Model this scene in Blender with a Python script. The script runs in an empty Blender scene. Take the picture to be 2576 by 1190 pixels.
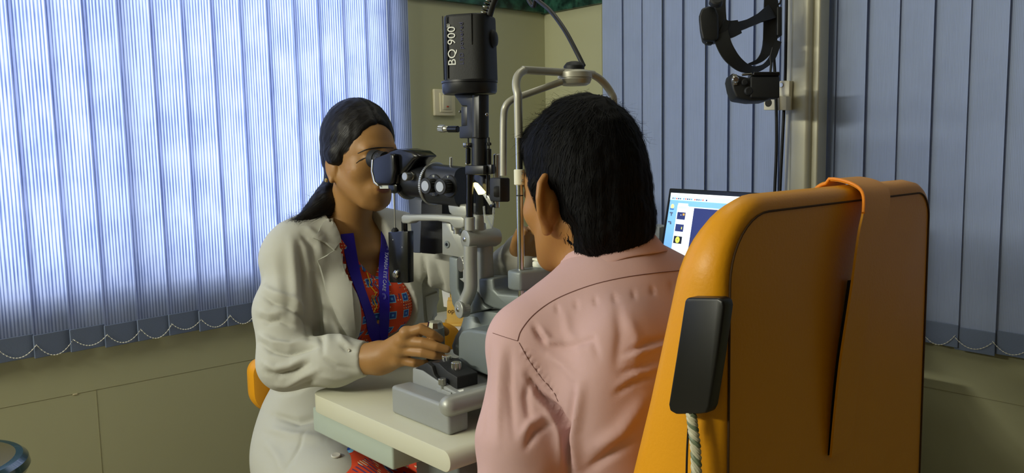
import bpy, bmesh, math, random
import numpy as np
from mathutils import Vector, Matrix
from mathutils.bvhtree import BVHTree
random.seed(7); np.random.seed(7)
SC = bpy.context.scene
COL = SC.collection
# ------------------------------------------------------------------ camera
# room: corner of the two walls at x=0,y=0; window wall along y=0, side wall along x=0, z up, metres
IW, IH, FPX = 2576.0, 1190.0, 2080.0
_yaw, _pit, _rol = map(math.radians, (41.47, 6.25, -1.10))
CAM = Vector((-2.186, -2.268, 1.30))
CF = Vector((math.sin(_yaw)*math.cos(_pit), math.cos(_yaw)*math.cos(_pit), -math.sin(_pit)))
_r0 = Vector((math.cos(_yaw), -math.sin(_yaw), 0)); _u0 = _r0.cross(CF)
CR = _r0*math.cos(_rol) + _u0*math.sin(_rol)
CU = _u0*math.cos(_rol) - _r0*math.sin(_rol)
cd = bpy.data.cameras.new('camera'); cam = bpy.data.objects.new('camera', cd); COL.objects.link(cam)
cd.sensor_fit = 'HORIZONTAL'; cd.sensor_width = 36.0; cd.lens = FPX/IW*36.0
cd.clip_start = 0.05; cd.clip_end = 60
m3 = Matrix((CR, CU, -CF)).transposed()
cam.matrix_world = Matrix.Translation(CAM) @ m3.to_4x4()
SC.camera = cam
# ------------------------------------------------------------------ world, lights, exposure
w = bpy.data.worlds.new('world'); SC.world = w; w.use_nodes = True
bg = w.node_tree.nodes['Background']; bg.inputs[0].default_value = (0.62, 0.74, 1.0, 1); bg.inputs[1].default_value = 1.2
SC.view_settings.view_transform = 'Standard'; SC.view_settings.look = 'None'
SC.view_settings.exposure = 0.0; SC.view_settings.gamma = 1.0
SC.view_settings.use_curve_mapping = False
def area(name, loc, target, sx, sy, power, col):
    ld = bpy.data.lights.new(name, 'AREA'); ld.shape = 'RECTANGLE'; ld.size = sx; ld.size_y = sy
    ld.energy = power; ld.color = col
    o = bpy.data.objects.new(name, ld); COL.objects.link(o); o.location = loc
    o.rotation_euler = (Vector(target)-Vector(loc)).to_track_quat('-Z', 'Y').to_euler()
    return o
# overcast daylight standing outside the window of the left-hand wall
area('daylight', (-1.895, 0.075, 1.64), (-1.895, 0.0, 1.64), 2.41, 1.33, 35, (0.80, 0.88, 1.0))
# ceiling lamps of the room
area('ceiling_lamp', (-2.75, -0.95, 2.62), (-2.4, -0.95, 0.0), 0.6, 0.6, 3.5, (1.0, 0.98, 0.82))
# tube light high on the left end wall
area('tube_light', (-4.2, -0.66, 2.15), (-1.0, -1.0, 1.0), 1.2, 0.10, 60, (1.0, 0.98, 0.82))
area('ceiling_lamp', (-0.75, -0.95, 2.62), (-0.8, -0.95, 0.0), 0.5, 0.5, 3, (1.0, 0.98, 0.82))
# ------------------------------------------------------------------ pixel -> place helpers (2576x1190 frame)
def ray(x, y): return CF + CR*((x-IW/2)/FPX) - CU*((y-IH/2)/FPX)
def onx(x, y, X): r = ray(x, y); return CAM + r*((X-CAM.x)/r.x)
def ony(x, y, Y): r = ray(x, y); return CAM + r*((Y-CAM.y)/r.y)
def onz(x, y, Z): r = ray(x, y); return CAM + r*((Z-CAM.z)/r.z)
def dep(x, y, d): return CAM + ray(x, y)*d
def onp(x, y, P, N): r = ray(x, y); return CAM + r*((Vector(P)-CAM).dot(N)/r.dot(N))
def proj(p):
    v = Vector(p)-CAM; d = v.dot(CF); return (IW/2+FPX*v.dot(CR)/d, IH/2-FPX*v.dot(CU)/d, d)
def V(*a): return Vector(a)
ZUP = Vector((0, 0, 1))
# ------------------------------------------------------------------ materials
def s2l(c): return tuple((v/12.92 if v <= 0.04045 else ((v+0.055)/1.055)**2.4) for v in c)
def rgb(r, g, b): return s2l((r/255., g/255., b/255.))
MATS = {}
def mat(name, col, rough=0.5, metal=0.0, bump=0.0, bscale=60.0, var=0.0, vscale=8.0, spec=0.5, sheen=0.0, emit=None, estr=0.0, sss=0.0, coat=0.0):
    if name in MATS: return MATS[name]
    m = bpy.data.materials.new(name); m.use_nodes = True; nt = m.node_tree
    b = nt.nodes['Principled BSDF']
    b.inputs['Base Color'].default_value = (*col, 1); b.inputs['Roughness'].default_value = rough
    b.inputs['Metallic'].default_value = metal; b.inputs['Specular IOR Level'].default_value = spec
    if sheen: b.inputs['Sheen Weight'].default_value = sheen
    if coat: b.inputs['Coat Weight'].default_value = coat
    if sss:
        b.inputs['Subsurface Weight'].default_value = sss; b.inputs['Subsurface Radius'].default_value = (0.012, 0.004, 0.002); b.inputs['Subsurface Scale'].default_value = 1.0
    if emit: b.inputs['Emission Color'].default_value = (*emit, 1); b.inputs['Emission Strength'].default_value = estr
    tc = nt.nodes.new('ShaderNodeTexCoord')
    if var:
        n = nt.nodes.new('ShaderNodeTexNoise'); n.inputs['Scale'].default_value = vscale; n.inputs['Detail'].default_value = 5
        nt.links.new(tc.outputs['Object'], n.inputs['Vector'])
        mx = nt.nodes.new('ShaderNodeMix'); mx.data_type = 'RGBA'
        mx.inputs['A'].default_value = (*[c*(1-var) for c in col], 1); mx.inputs['B'].default_value = (*[min(1, c*(1+var)) for c in col], 1)
        nt.links.new(n.outputs['Fac'], mx.inputs['Factor']); nt.links.new(mx.outputs['Result'], b.inputs['Base Color'])
    if bump:
        n = nt.nodes.new('ShaderNodeTexNoise'); n.inputs['Scale'].default_value = bscale; n.inputs['Detail'].default_value = 3
        nt.links.new(tc.outputs['Object'], n.inputs['Vector'])
        bp = nt.nodes.new('ShaderNodeBump'); bp.inputs['Strength'].default_value = bump; bp.inputs['Distance'].default_value = 0.002
        nt.links.new(n.outputs['Fac'], bp.inputs['Height']); nt.links.new(bp.outputs['Normal'], b.inputs['Normal'])
    MATS[name] = m
    return m
# ------------------------------------------------------------------ object helpers
def link(name, me, m, parent=None, smooth=True):
    o = bpy.data.objects.new(name, me); COL.objects.link(o)
    if m is not None and not me.materials:
        for q in (m if isinstance(m, (list, tuple)) else [m]): me.materials.append(q)
    if smooth: me.shade_smooth() if hasattr(me, 'shade_smooth') else None
    if parent is not None:
        o.parent = parent; o.matrix_parent_inverse = pinv(parent)
    return o
def wm(o):
    M = Matrix.LocRotScale(o.location, o.rotation_euler, o.scale)
    if o.parent is not None: M = wm(o.parent) @ o.matrix_parent_inverse @ M
    return M
def pinv(p): return wm(p).inverted()
def thing(name, label, cat, loc=(0, 0, 0), group=None):
    o = bpy.data.objects.new(name, None); COL.objects.link(o); o.location = loc; o.empty_display_size = 0.05
    return tag(o, label, cat, group)
def tag(o, label, cat, group=None):
    o['label'] = label; o['category'] = cat
    if group: o['group'] = group
    return o
def struct(o): o['kind'] = 'structure'; return o
def finish(bm, name, m, parent=None, smooth=True, sharp=40.0):
    bmesh.ops.recalc_face_normals(bm, faces=bm.faces)
    me = bpy.data.meshes.new(name)
    if smooth:
        for f in bm.faces: f.smooth = True
        for e in bm.edges:
            if len(e.link_faces) == 2 and e.calc_face_angle(0) > math.radians(sharp): e.smooth = False
    bm.to_mesh(me); bm.free()
    return link(name, me, m, parent, smooth=False)
def frame(z, x=None):
    z = Vector(z).normalized()
    if x is None: x = Vector((0, 0, 1)) if abs(z.z) < 0.9 else Vector((1, 0, 0))
    x = Vector(x); x = (x - z*x.dot(z)).normalized(); y = z.cross(x)
    return Matrix((x, y, z)).transposed()
def lathe_bm(bm, a, ax, prof, seg=32, xref=None):
    """prof: list of (dist along axis, radius)"""
    a = Vector(a); M = frame(ax, xref); rings = []
    for t, r in prof:
        ring = []
        for i in range(seg):
            th = 2*math.pi*i/seg
            ring.append(bm.verts.new(a + M @ Vector((r*math.cos(th), r*math.sin(th), t))))
        rings.append(ring)
    for r0, r1 in zip(rings, rings[1:]):
        for i in range(seg):
            j = (i+1) % seg; bm.faces.new((r0[i], r0[j], r1[j], r1[i]))
    bm.faces.new(list(reversed(rings[0]))); bm.faces.new(rings[-1])
def lathe(name, a, ax, prof, m, parent=None, seg=32, sharp=35):
    bm = bmesh.new(); lathe_bm(bm, a, ax, prof, seg); return finish(bm, name, m, parent, sharp=sharp)
def cyl_prof(L, r, r2=None, bev=0.0012):
    r2 = r if r2 is None else r2; b = min(bev, L*0.3, r*0.5, r2*0.5)
    return [(0, r-b), (b, r), (L-b, r2), (L, r2-b)]
def cyl(name, a, b, r, m, parent=None, r2=None, seg=28, bev=0.0012):
    a = Vector(a); b = Vector(b); d = b-a
    return lathe(name, a, d, cyl_prof(d.length, r, r2, bev), m, parent, seg)
def box_bm(bm, c, s, M=None, bev=0.0, seg=2):
    M = Matrix.Identity(3) if M is None else M
    vs = []
    for dx in (-.5, .5):
        for dy in (-.5, .5):
            for dz in (-.5, .5):
                vs.append(bm.verts.new(Vector(c) + M @ Vector((dx*s[0], dy*s[1], dz*s[2]))))
    fs = []
    for q in ((0, 1, 3, 2), (4, 6, 7, 5), (0, 4, 5, 1), (2, 3, 7, 6), (0, 2, 6, 4), (1, 5, 7, 3)):
        fs.append(bm.faces.new([vs[i] for i in q]))
    if bev > 0:
        es = set(e for f in fs for e in f.edges)
        bmesh.ops.bevel(bm, geom=list(es), offset=bev, segments=seg, profile=0.5, affect='EDGES')
def box(name, c, s, m, parent=None, M=None, bev=0.0, seg=2, sharp=50):
    bm = bmesh.new(); box_bm(bm, c, s, M, bev, seg); return finish(bm, name, m, parent, sharp=sharp)
def prism(name, pts, vec, m, parent=None, bev=0.0, seg=2, sharp=40):
    """closed polygon of world points extruded by vec"""
    bm = bmesh.new(); a = [bm.verts.new(Vector(p)) for p in pts]; b = [bm.verts.new(Vector(p)+Vector(vec)) for p in pts]
    n = len(a); bm.faces.new(list(reversed(a))); bm.faces.new(b)
    for i in range(n): bm.faces.new((a[i], a[(i+1) % n], b[(i+1) % n], b[i]))
    bmesh.ops.recalc_face_normals(bm, faces=bm.faces)
    if bev > 0:
        es = [e for e in bm.edges if e.calc_face_angle(0) > math.radians(25)]
        bmesh.ops.bevel(bm, geom=es, offset=bev, segments=seg, profile=0.5, affect='EDGES', clamp_overlap=True)
    return finish(bm, name, m, parent, sharp=sharp)
def smooth_path(pts, n=8):
    pts = [Vector(p) for p in pts]
    if len(pts) < 3 or n <= 1: return pts
    out = []
    P = [pts[0]*2-pts[1]] + pts + [pts[-1]*2-pts[-2]]
    for i in range(1, len(P)-2):
        for k in range(n):
            t = k/n; a, b, c, d = P[i-1], P[i], P[i+1], P[i+2]
            out.append(0.5*((2*b) + (c-a)*t + (2*a-5*b+4*c-d)*t*t + (3*b-a-3*c+d)*t**3))
    out.append(pts[-1]); return out
def tube_bm(bm, pts, r, seg=12, cap=True):
    rs = r if isinstance(r, (list, tuple)) else [r]*len(pts)
    up = None; rings = []
    for i, p in enumerate(pts):
        t = (pts[min(i+1, len(pts)-1)] - pts[max(i-1, 0)]).normalized()
        if up is None: up = Vector((0, 0, 1)) if abs(t.z) < 0.9 else Vector((1, 0, 0))
        up = (up - t*up.dot(t)).normalized(); s = t.cross(up)
        rings.append([bm.verts.new(p + rs[i]*(up*math.cos(2*math.pi*k/seg) + s*math.sin(2*math.pi*k/seg))) for k in range(seg)])
    for a, b in zip(rings, rings[1:]):
        for k in range(seg): bm.faces.new((a[k], a[(k+1) % seg], b[(k+1) % seg], b[k]))
    if cap and seg > 2:
        bm.faces.new(list(reversed(rings[0]))); bm.faces.new(rings[-1])
def tube(name, pts, r, m, parent=None, n=8, seg=12):
    bm = bmesh.new(); P = smooth_path(pts, n)
    tube_bm(bm, P, r, seg); return finish(bm, name, m, parent, sharp=50)
def ribbon_bm(bm, centers, sides, width, thick, normals):
    """thick strip through centers; sides/normals unit vectors per point"""
    rings = []
    for c, s, n in zip(centers, sides, normals):
        w2 = width/2 if not isinstance(width, (list, tuple)) else width[len(rings)]/2
        rings.append([bm.verts.new(c - s*w2), bm.verts.new(c + s*w2), bm.verts.new(c + s*w2 + n*thick), bm.verts.new(c - s*w2 + n*thick)])
    for a, b in zip(rings, rings[1:]):
        for k in range(4): bm.faces.new((a[k], a[(k+1) % 4], b[(k+1) % 4], b[k]))
    bm.faces.new(list(reversed(rings[0]))); bm.faces.new(rings[-1])
def text(name, s, size, origin, xdir, ydir, m, parent=None, ext=0.0004, align='LEFT', spacing=1.0):
    cu = bpy.data.curves.new(name, 'FONT'); cu.body = s; cu.size = size; cu.extrude = ext; cu.align_x = align; cu.align_y = 'CENTER'
    cu.resolution_u = 3; cu.space_character = spacing
    o = bpy.data.objects.new(name+'_tmp', cu); COL.objects.link(o)
    dg = bpy.context.evaluated_depsgraph_get(); dg.update()
    me = bpy.data.meshes.new_from_object(o.evaluated_get(dg)); bpy.data.objects.remove(o)
    x = Vector(xdir).normalized(); y = Vector(ydir).normalized(); z = x.cross(y)
    M = Matrix((x, y, z)).transposed().to_4x4(); M.translation = Vector(origin)
    me.transform(M); me.materials.clear()
    return link(name, me, m, parent, smooth=False)
# ------------------------------------------------------------------ SDF modelling (bodies, hair, cloth)
def vlen(a): return np.sqrt((a*a).sum(-1))
def sd_cap(P, a, b, ra, rb):
    a = np.array(a, np.float32); b = np.array(b, np.float32); ab = b-a
    t = np.clip(((P-a)@ab)/max(1e-9, float(ab@ab)), 0, 1)
    return vlen(P-(a+t[:, None]*ab)) - (ra+(rb-ra)*t)
def sd_ell(P, c, r, M=None):
    q = P-np.array(c, np.float32)
    if M is not None: q = q@np.array(M, np.float32)      # columns of M are the local axes
    r = np.array(r, np.float32); k0 = vlen(q/r); k1 = vlen(q/(r*r))
    return k0*(k0-1)/np.maximum(k1, 1e-6)
def sd_box(P, c, h, rr=0.0, M=None):
    q = P-np.array(c, np.float32)
    if M is not None: q = q@np.array(M, np.float32)
    q = np.abs(q)-np.array(h, np.float32)+rr
    return vlen(np.maximum(q, 0))+np.minimum(q.max(-1), 0)-rr
def smin(a, b, k):
    h = np.clip(0.5+0.5*(b-a)/k, 0, 1); return b*(1-h)+a*h-k*h*(1-h)
def smax(a, b, k): return -smin(-a, -b, k)
def sd_path(P, pts, rs, k=0.0):
    d = None
    for i in range(len(pts)-1):
        e = sd_cap(P, pts[i], pts[i+1], rs[i], rs[i+1])
        d = e if d is None else (np.minimum(d, e) if k == 0 else smin(d, e, k))
    return d
def poly_mesh(fn, lo, hi, h):
    """naive surface nets of fn < 0, sampled only in blocks that the surface crosses"""
    lo = np.array(lo, np.float32); hi = np.array(hi, np.float32); K = 8
    nb = np.ceil((hi-lo)/(h*K)).astype(int); n = nb*K
    bc = np.stack(np.meshgrid(*[np.arange(k) for k in nb], indexing='ij'), -1).reshape(-1, 3)
    cen = lo+(bc+0.5)*K*h
    dc = fn(cen.astype(np.float32))
    val = np.where(dc.reshape(nb) < 0, -1.0, 1.0).astype(np.float32)
    val = val.repeat(K, 0).repeat(K, 1).repeat(K, 2)
    near = bc[np.abs(dc) < K*h*1.5]
    loc = np.stack(np.meshgrid(*[np.arange(K)]*3, indexing='ij'), -1).reshape(-1, 3)
    for s in range(0, len(near), 400):
        idx = (near[s:s+400, None, :]*K+loc[None]).reshape(-1, 3)
        val[idx[:, 0], idx[:, 1], idx[:, 2]] = fn((lo+idx*h).astype(np.float32))
    S = val < 0
    nx, ny, nz = S.shape
    cnt = np.zeros((nx-1, ny-1, nz-1), np.uint8)
    offs = [(i, j, k) for i in (0, 1) for j in (0, 1) for k in (0, 1)]
    for i, j, k in offs: cnt += S[i:nx-1+i, j:ny-1+j, k:nz-1+k]
    cells = np.argwhere((cnt > 0) & (cnt < 8))
    cv = np.stack([val[cells[:, 0]+i, cells[:, 1]+j, cells[:, 2]+k] for i, j, k in offs], 1)
    acc = np.zeros((len(cells), 3)); c = np.zeros(len(cells))
    O = np.array(offs, float)
    for a in range(8):
        for b in range(a+1, 8):
            if np.abs(O[a]-O[b]).sum() != 1: continue
            msk = (cv[:, a] < 0) != (cv[:, b] < 0)
            t = np.where(msk, cv[:, a]/np.where(msk, cv[:, a]-cv[:, b], 1), 0)
            acc += msk[:, None]*(O[a]+t[:, None]*(O[b]-O[a])); c += msk
    verts = lo+(cells+acc/c[:, None])*h
    vid = np.full(cnt.shape, -1, np.int32); vid[cells[:, 0], cells[:, 1], cells[:, 2]] = np.arange(len(cells))
    faces = []
    for ax in range(3):
        u, v = (ax+1) % 3, (ax+2) % 3
        sl0 = [slice(None)]*3; sl1 = [slice(None)]*3; sl0[ax] = slice(0, -1); sl1[ax] = slice(1, None)
        A = S[tuple(sl0)]; B = S[tuple(sl1)]
        e = np.argwhere(A != B)
        ok = (e[:, u] > 0) & (e[:, v] > 0) & (e[:, u] < S.shape[u]-1) & (e[:, v] < S.shape[v]-1); e = e[ok]
        flip = A[e[:, 0], e[:, 1], e[:, 2]]
        q = []
        for du, dv in ((0, 0), (-1, 0), (-1, -1), (0, -1)):
            t = e.copy(); t[:, u] += du; t[:, v] += dv; q.append(vid[t[:, 0], t[:, 1], t[:, 2]])
        q = np.stack(q, 1); q[~flip] = q[~flip][:, ::-1]; faces.append(q)
    F = np.concatenate(faces); F = F[(F >= 0).all(1)]
    return verts, F
def relax(v, f, it=2, k=.5):
    v = np.array(v, np.float64); e = np.concatenate([f[:, [0, 1]], f[:, [1, 2]], f[:, [2, 3]], f[:, [3, 0]]]); e = np.concatenate([e, e[:, ::-1]])
    cnt = np.bincount(e[:, 0], minlength=len(v))[:, None]
    for _ in range(it):
        s = np.stack([np.bincount(e[:, 0], weights=v[e[:, 1], i], minlength=len(v)) for i in range(3)], 1); v = v*(1-k)+k*s/np.maximum(1, cnt)
    return v
def np_mesh(name, verts, faces):
    me = bpy.data.meshes.new(name)
    me.vertices.add(len(verts)); me.vertices.foreach_set('co', np.asarray(verts, np.float32).ravel())
    k = faces.shape[1]
    me.loops.add(len(faces)*k); me.loops.foreach_set('vertex_index', faces.astype(np.int32).ravel())
    me.polygons.add(len(faces)); me.polygons.foreach_set('loop_start', np.arange(0, len(faces)*k, k, dtype=np.int32))
    try: me.polygons.foreach_set('loop_total', np.full(len(faces), k, np.int32))
    except Exception: pass
    me.update(calc_edges=True); me.validate()
    me.polygons.foreach_set('use_smooth', np.ones(len(me.polygons), bool))
    return me
def sdf_obj(name, fn, lo, hi, h, m, parent=None):
    v, f = poly_mesh(fn, lo, hi, h)
    o = link(name, np_mesh(name, v, f), m, parent, smooth=False)
    return o, v, f
def bvh_of(vf_list):
    vs = []; fs = []; n = 0
    for v, f in vf_list:
        vs += [tuple(map(float, p)) for p in v]; fs += [tuple(int(i)+n for i in q) for q in f]; n += len(v)
    return BVHTree.FromPolygons(vs, fs)
def hit(bvh, x, y, lift=0.0):
    """the point of a surface that photo pixel x,y looks at, lifted along its normal"""
    r = ray(x, y).normalized(); p, nrm, _, _ = bvh.ray_cast(CAM, r)
    if p is None: return None, None
    if nrm.dot(r) > 0: nrm = -nrm
    return p + nrm*lift, nrm
def vnoise(P, s, seed=0):
    """cheap smooth noise from incommensurate sines"""
    x, y, z = (P*s).T; k = seed*1.7
    return (np.sin(x*1.0+1.3*np.sin(y*0.7+k)+k)+np.sin(y*1.1+1.2*np.sin(z*0.8+2*k)+1.1)+np.sin(z*0.9+1.4*np.sin(x*0.9-k)+2.3))/3
# ------------------------------------------------------------------ room shell
def wall_material(name, col, var=0.10):
    return mat(name, col, rough=0.75, bump=0.08, bscale=25, var=var, vscale=2.2, spec=0.25)
M_WALL = wall_material('wall_beige_paint', rgb(178, 178, 144), 0.05)
M_WIN = mat('window_white', rgb(215, 215, 210), 0.4)
def marble():
    m = bpy.data.materials.new('green_granite'); m.use_nodes = True; nt = m.node_tree; b = nt.nodes['Principled BSDF']
    tc = nt.nodes.new('ShaderNodeTexCoord'); n = nt.nodes.new('ShaderNodeTexNoise'); n.inputs['Scale'].default_value = 28; n.inputs['Detail'].default_value = 8
    nt.links.new(tc.outputs['Object'], n.inputs['Vector'])
    cr = nt.nodes.new('ShaderNodeValToRGB'); e = cr.color_ramp.elements
    e[0].position = 0.38; e[0].color = (*rgb(16, 40, 36), 1); e[1].position = 0.68; e[1].color = (*rgb(58, 110, 92), 1)
    nt.links.new(n.outputs['Fac'], cr.inputs['Fac']); nt.links.new(cr.outputs['Color'], b.inputs['Base Color'])
    b.inputs['Roughness'].default_value = 0.35
    return m
M_GRAN = marble()
RX0, RY0, RH = -4.3, -4.0, 2.75
struct(box('floor', (RX0/2, RY0/2, -0.05), (-RX0+0.4, -RY0+0.4, 0.1), mat('floor_vitrified', rgb(150, 142, 120), 0.35, var=0.06)))
struct(box('ceiling', (RX0/2, RY0/2, RH+0.05), (-RX0+0.4, -RY0+0.4, 0.1), mat('ceiling_white', rgb(215, 212, 196), 0.85)))
# window wall with an opening behind the left blind
WX0, WX1, WZ0, WZ1 = -3.1, -0.69, 0.945, 2.3
T = 0.14
ww = bmesh.new()
for (x0, x1, z0, z1) in ((RX0-.1, WX0, 0, RH), (WX1, 0.0, 0, RH), (WX0, WX1, 0, WZ0), (WX0, WX1, WZ1, RH)):
    box_bm(ww, ((x0+x1)/2, T/2, (z0+z1)/2), (x1-x0, T, z1-z0))
bmesh.ops.remove_doubles(ww, verts=ww.verts, dist=1e-5)
wall_left = struct(finish(ww, 'wall_left', M_WALL, smooth=False))
wall_right = struct(box('wall_right', (T/2, RY0/2+T/2, RH/2), (T, -RY0+T+.2, RH), M_WALL))
struct(box('wall_back', (RX0/2, RY0-T/2, RH/2), (-RX0+.3, T, RH), mat('wall_back_brown', rgb(96, 72, 48), .7)))
struct(box('wall_far_left', (RX0-T/2, RY0/2, RH/2), (T, -RY0+.3, RH), M_WALL))
# recessed joints between the large wall slabs (thin darker strips) and the green granite band above the dado
M_JOINT = mat('joint_dark', rgb(150, 146, 114), 0.9)
zj = 0.697
box('joint', (RX0/2, -0.0004, zj), (-RX0, 0.0009, 0.0006), M_JOINT, wall_left)
for x in (-1.62, -0.42-.6-1.2-0.2): box('joint', (x, -0.0004, zj/2), (0.0005, 0.0009, zj), M_JOINT, wall_left)
box('joint', (-0.0004, RY0/2, 0.657), (0.0012, -RY0, 0.0012), M_JOINT, wall_right)
box('joint', (-0.0004, -0.287, 1.2), (0.0012, 0.0014, 1.16), M_JOINT, wall_right)
box('paint_chip', ony(189, 992, -0.001), (0.011, 0.0015, 0.004), mat('paint_chip', rgb(205, 195, 160), .8), wall_left, bev=0.0006)
b1 = struct(box('trim_1', ((WX1+0)/2+0.0, -0.009, 1.785+0.15), (-WX1, 0.018, 0.30), M_GRAN, bev=0.002))
b2 = struct(box('trim_2', (-0.009, -1.2, 1.783+0.15), (0.018, 2.4, 0.30), M_GRAN, bev=0.002))
# the window: frame, mullions and panes
wf = struct(bpy.data.objects.new('window_1', None)); COL.objects.link(wf); wf.location = ((WX0+WX1)/2, 0.09, WZ0)
for nm, c, s in (('sill_rail', ((WX0+WX1)/2, .035, WZ0+.012), (WX1-WX0, .03, .024)), ('head_rail', ((WX0+WX1)/2, .035, WZ1-.02), (WX1-WX0, .03, .04))):
    box(nm, c, s, M_WIN, wf, bev=.003)
for x in (WX0+.02, (WX0*2+WX1)/3, (WX0+2*WX1)/3, WX1-.02): box('mullion', (x, .040, (WZ0+WZ1)/2), (.03, .02, WZ1-WZ0-.064), M_WIN, wf, bev=.003)
gm = bpy.data.materials.new('window_glass'); gm.use_nodes = True; nt = gm.node_tree
tr = nt.nodes.new('ShaderNodeBsdfTransparent'); gl = nt.nodes.new('ShaderNodeBsdfGlossy'); gl.inputs['Roughness'].default_value = .02
mx = nt.nodes.new('ShaderNodeMixShader'); mx.inputs[0].default_value = .06
nt.links.new(tr.outputs[0], mx.inputs[1]); nt.links.new(gl.outputs[0], mx.inputs[2]); nt.links.new(mx.outputs[0], nt.nodes['Material Output'].inputs[0])
for k in range(3):
    a = WX0+.04+(WX1-WX0)/3*k; b_ = a+(WX1-WX0)/3-.04
    box('pane', ((a+b_)/2, .040, (WZ0+WZ1)/2), (b_-a, .004, WZ1-WZ0-.08), gm, wf)
# ------------------------------------------------------------------ vertical blinds
def blind_material(name, base, trans, tw, wsc=38, rib=1.0):
    m = bpy.data.materials.new(name); m.use_nodes = True; nt = m.node_tree; nt.nodes.clear()
    out = nt.nodes.new('ShaderNodeOutputMaterial'); tc = nt.nodes.new('ShaderNodeTexCoord')
    sep = nt.nodes.new('ShaderNodeSeparateXYZ'); nt.links.new(tc.outputs['Object'], sep.inputs[0])
    info = nt.nodes.new('ShaderNodeObjectInfo')
    rx = nt.nodes.new('ShaderNodeMath'); rx.operation = 'MULTIPLY'; rx.inputs[1].default_value = 20; nt.links.new(info.outputs['Random'], rx.inputs[0])
    cmb = nt.nodes.new('ShaderNodeCombineXYZ'); nt.links.new(sep.outputs['X'], cmb.inputs[0]); nt.links.new(sep.outputs['Z'], cmb.inputs[2]); nt.links.new(rx.outputs[0], cmb.inputs[1])
    mp = nt.nodes.new('ShaderNodeMapping'); mp.inputs['Scale'].default_value = (1, 1, 0.012); nt.links.new(cmb.outputs[0], mp.inputs[0])
    wv = nt.nodes.new('ShaderNodeTexWave'); wv.wave_type = 'BANDS'; wv.bands_direction = 'X'; wv.inputs['Scale'].default_value = wsc; wv.inputs['Distortion'].default_value = 1.6; wv.inputs['Detail'].default_value = 3; wv.inputs['Detail Scale'].default_value = 2.0
    nt.links.new(mp.outputs[0], wv.inputs[0])
    mp2 = nt.nodes.new('ShaderNodeMapping'); mp2.inputs['Scale'].default_value = (900, 1, 12); nt.links.new(cmb.outputs[0], mp2.inputs[0])
    n2 = nt.nodes.new('ShaderNodeTexNoise'); n2.inputs['Scale'].default_value = 1.0; n2.inputs['Detail'].default_value = 3; nt.links.new(mp2.outputs[0], n2.inputs[0])
    mp3 = nt.nodes.new('ShaderNodeMapping'); mp3.inputs['Scale'].default_value = (12, 1, 9); nt.links.new(cmb.outputs[0], mp3.inputs[0])
    n3 = nt.nodes.new('ShaderNodeTexNoise'); n3.inputs['Scale'].default_value = 1.0; n3.inputs['Detail'].default_value = 4; nt.links.new(mp3.outputs[0], n3.inputs[0])
    def mul(a, b): 
        q = nt.nodes.new('ShaderNodeMath'); q.operation = 'MULTIPLY_ADD'; q.inputs[2].default_value = b; q.inputs[1].default_value = a; return q
    a1 = nt.nodes.new('ShaderNodeMath'); a1.operation = 'MULTIPLY_ADD'; a1.inputs[1].default_value = 0.55
    nt.links.new(wv.outputs['Fac'], a1.inputs[0])
    b1 = mul(0.75, -0.02); nt.links.new(n2.outputs['Fac'], b1.inputs[0]); nt.links.new(b1.outputs[0], a1.inputs[2])
    a2 = nt.nodes.new('ShaderNodeMath'); a2.operation = 'MULTIPLY'; c3 = mul(0.9, 0.55); nt.links.new(n3.outputs['Fac'], c3.inputs[0])
    nt.links.new(a1.outputs[0], a2.inputs[0]); nt.links.new(c3.outputs[0], a2.inputs[1])
    cr = nt.nodes.new('ShaderNodeValToRGB'); e = cr.color_ramp.elements
    e[0].position = 0.30; e[0].color = (trans[0]*.13, trans[1]*.19, trans[2]*.36, 1); e[1].position = 0.80; e[1].color = (*trans, 1)
    nt.links.new(a2.outputs[0], cr.inputs['Fac'])
    cd_ = nt.nodes.new('ShaderNodeValToRGB'); e = cd_.color_ramp.elements
    e[0].position = 0.2; e[0].color = (*[c*(1-.22*rib) for c in base], 1); e[1].position = 0.9; e[1].color = (*[c*1.12 for c in base], 1)
    nt.links.new(a2.outputs[0], cd_.inputs['Fac'])
    df = nt.nodes.new('ShaderNodeBsdfDiffuse'); nt.links.new(cd_.outputs[0], df.inputs[0])
    tl = nt.nodes.new('ShaderNodeBsdfTranslucent'); nt.links.new(cr.outputs[0], tl.inputs[0])
    bp = nt.nodes.new('ShaderNodeBump'); bp.inputs['Strength'].default_value = .25*rib; bp.inputs['Distance'].default_value = .001
    nt.links.new(a1.outputs[0], bp.inputs['Height']); nt.links.new(bp.outputs[0], df.inputs['Normal'])
    mx = nt.nodes.new('ShaderNodeMixShader'); mx.inputs[0].default_value = tw
    nt.links.new(df.outputs[0], mx.inputs[1]); nt.links.new(tl.outputs[0], mx.inputs[2]); nt.links.new(mx.outputs[0], out.inputs[0])
    return m
M_SLAT = blind_material('blind_fabric', rgb(160, 172, 206), (0.60, 0.66, 0.86), 0.50)
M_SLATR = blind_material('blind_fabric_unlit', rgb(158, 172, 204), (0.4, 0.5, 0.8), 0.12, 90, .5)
M_HEM = mat('blind_hem_fabric', rgb(110, 124, 152), 0.8, bump=0.2, bscale=300)
M_BEAD = mat('bead_white', rgb(232, 230, 215), 0.35)
M_RAIL = mat('blind_rail', rgb(205, 205, 200), 0.4)
SLW = 0.0925
def slat_mesh(H, nm):
    bm = bmesh.new(); n = 6; prev = None
    for i in range(n+1):
        x = (i/n-.5)*SLW; y = 0.0038*(1-(2*i/n-1)**2)
        a = bm.verts.new((x, y, 0)); b = bm.verts.new((x, y, H))
        if prev: bm.faces.new((prev[0], a, b, prev[1]))
        prev = (a, b)
    me = bpy.data.meshes.new(nm); bm.to_mesh(me); bm.free(); return me
def hem_mesh():
    bm = bmesh.new(); box_bm(bm, (0, 0, 0.0285), (SLW+.0006, 0.0042, 0.057), bev=0.001, seg=1)
    me = bpy.data.meshes.new('hem'); bm.to_mesh(me); bm.free(); return me
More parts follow.
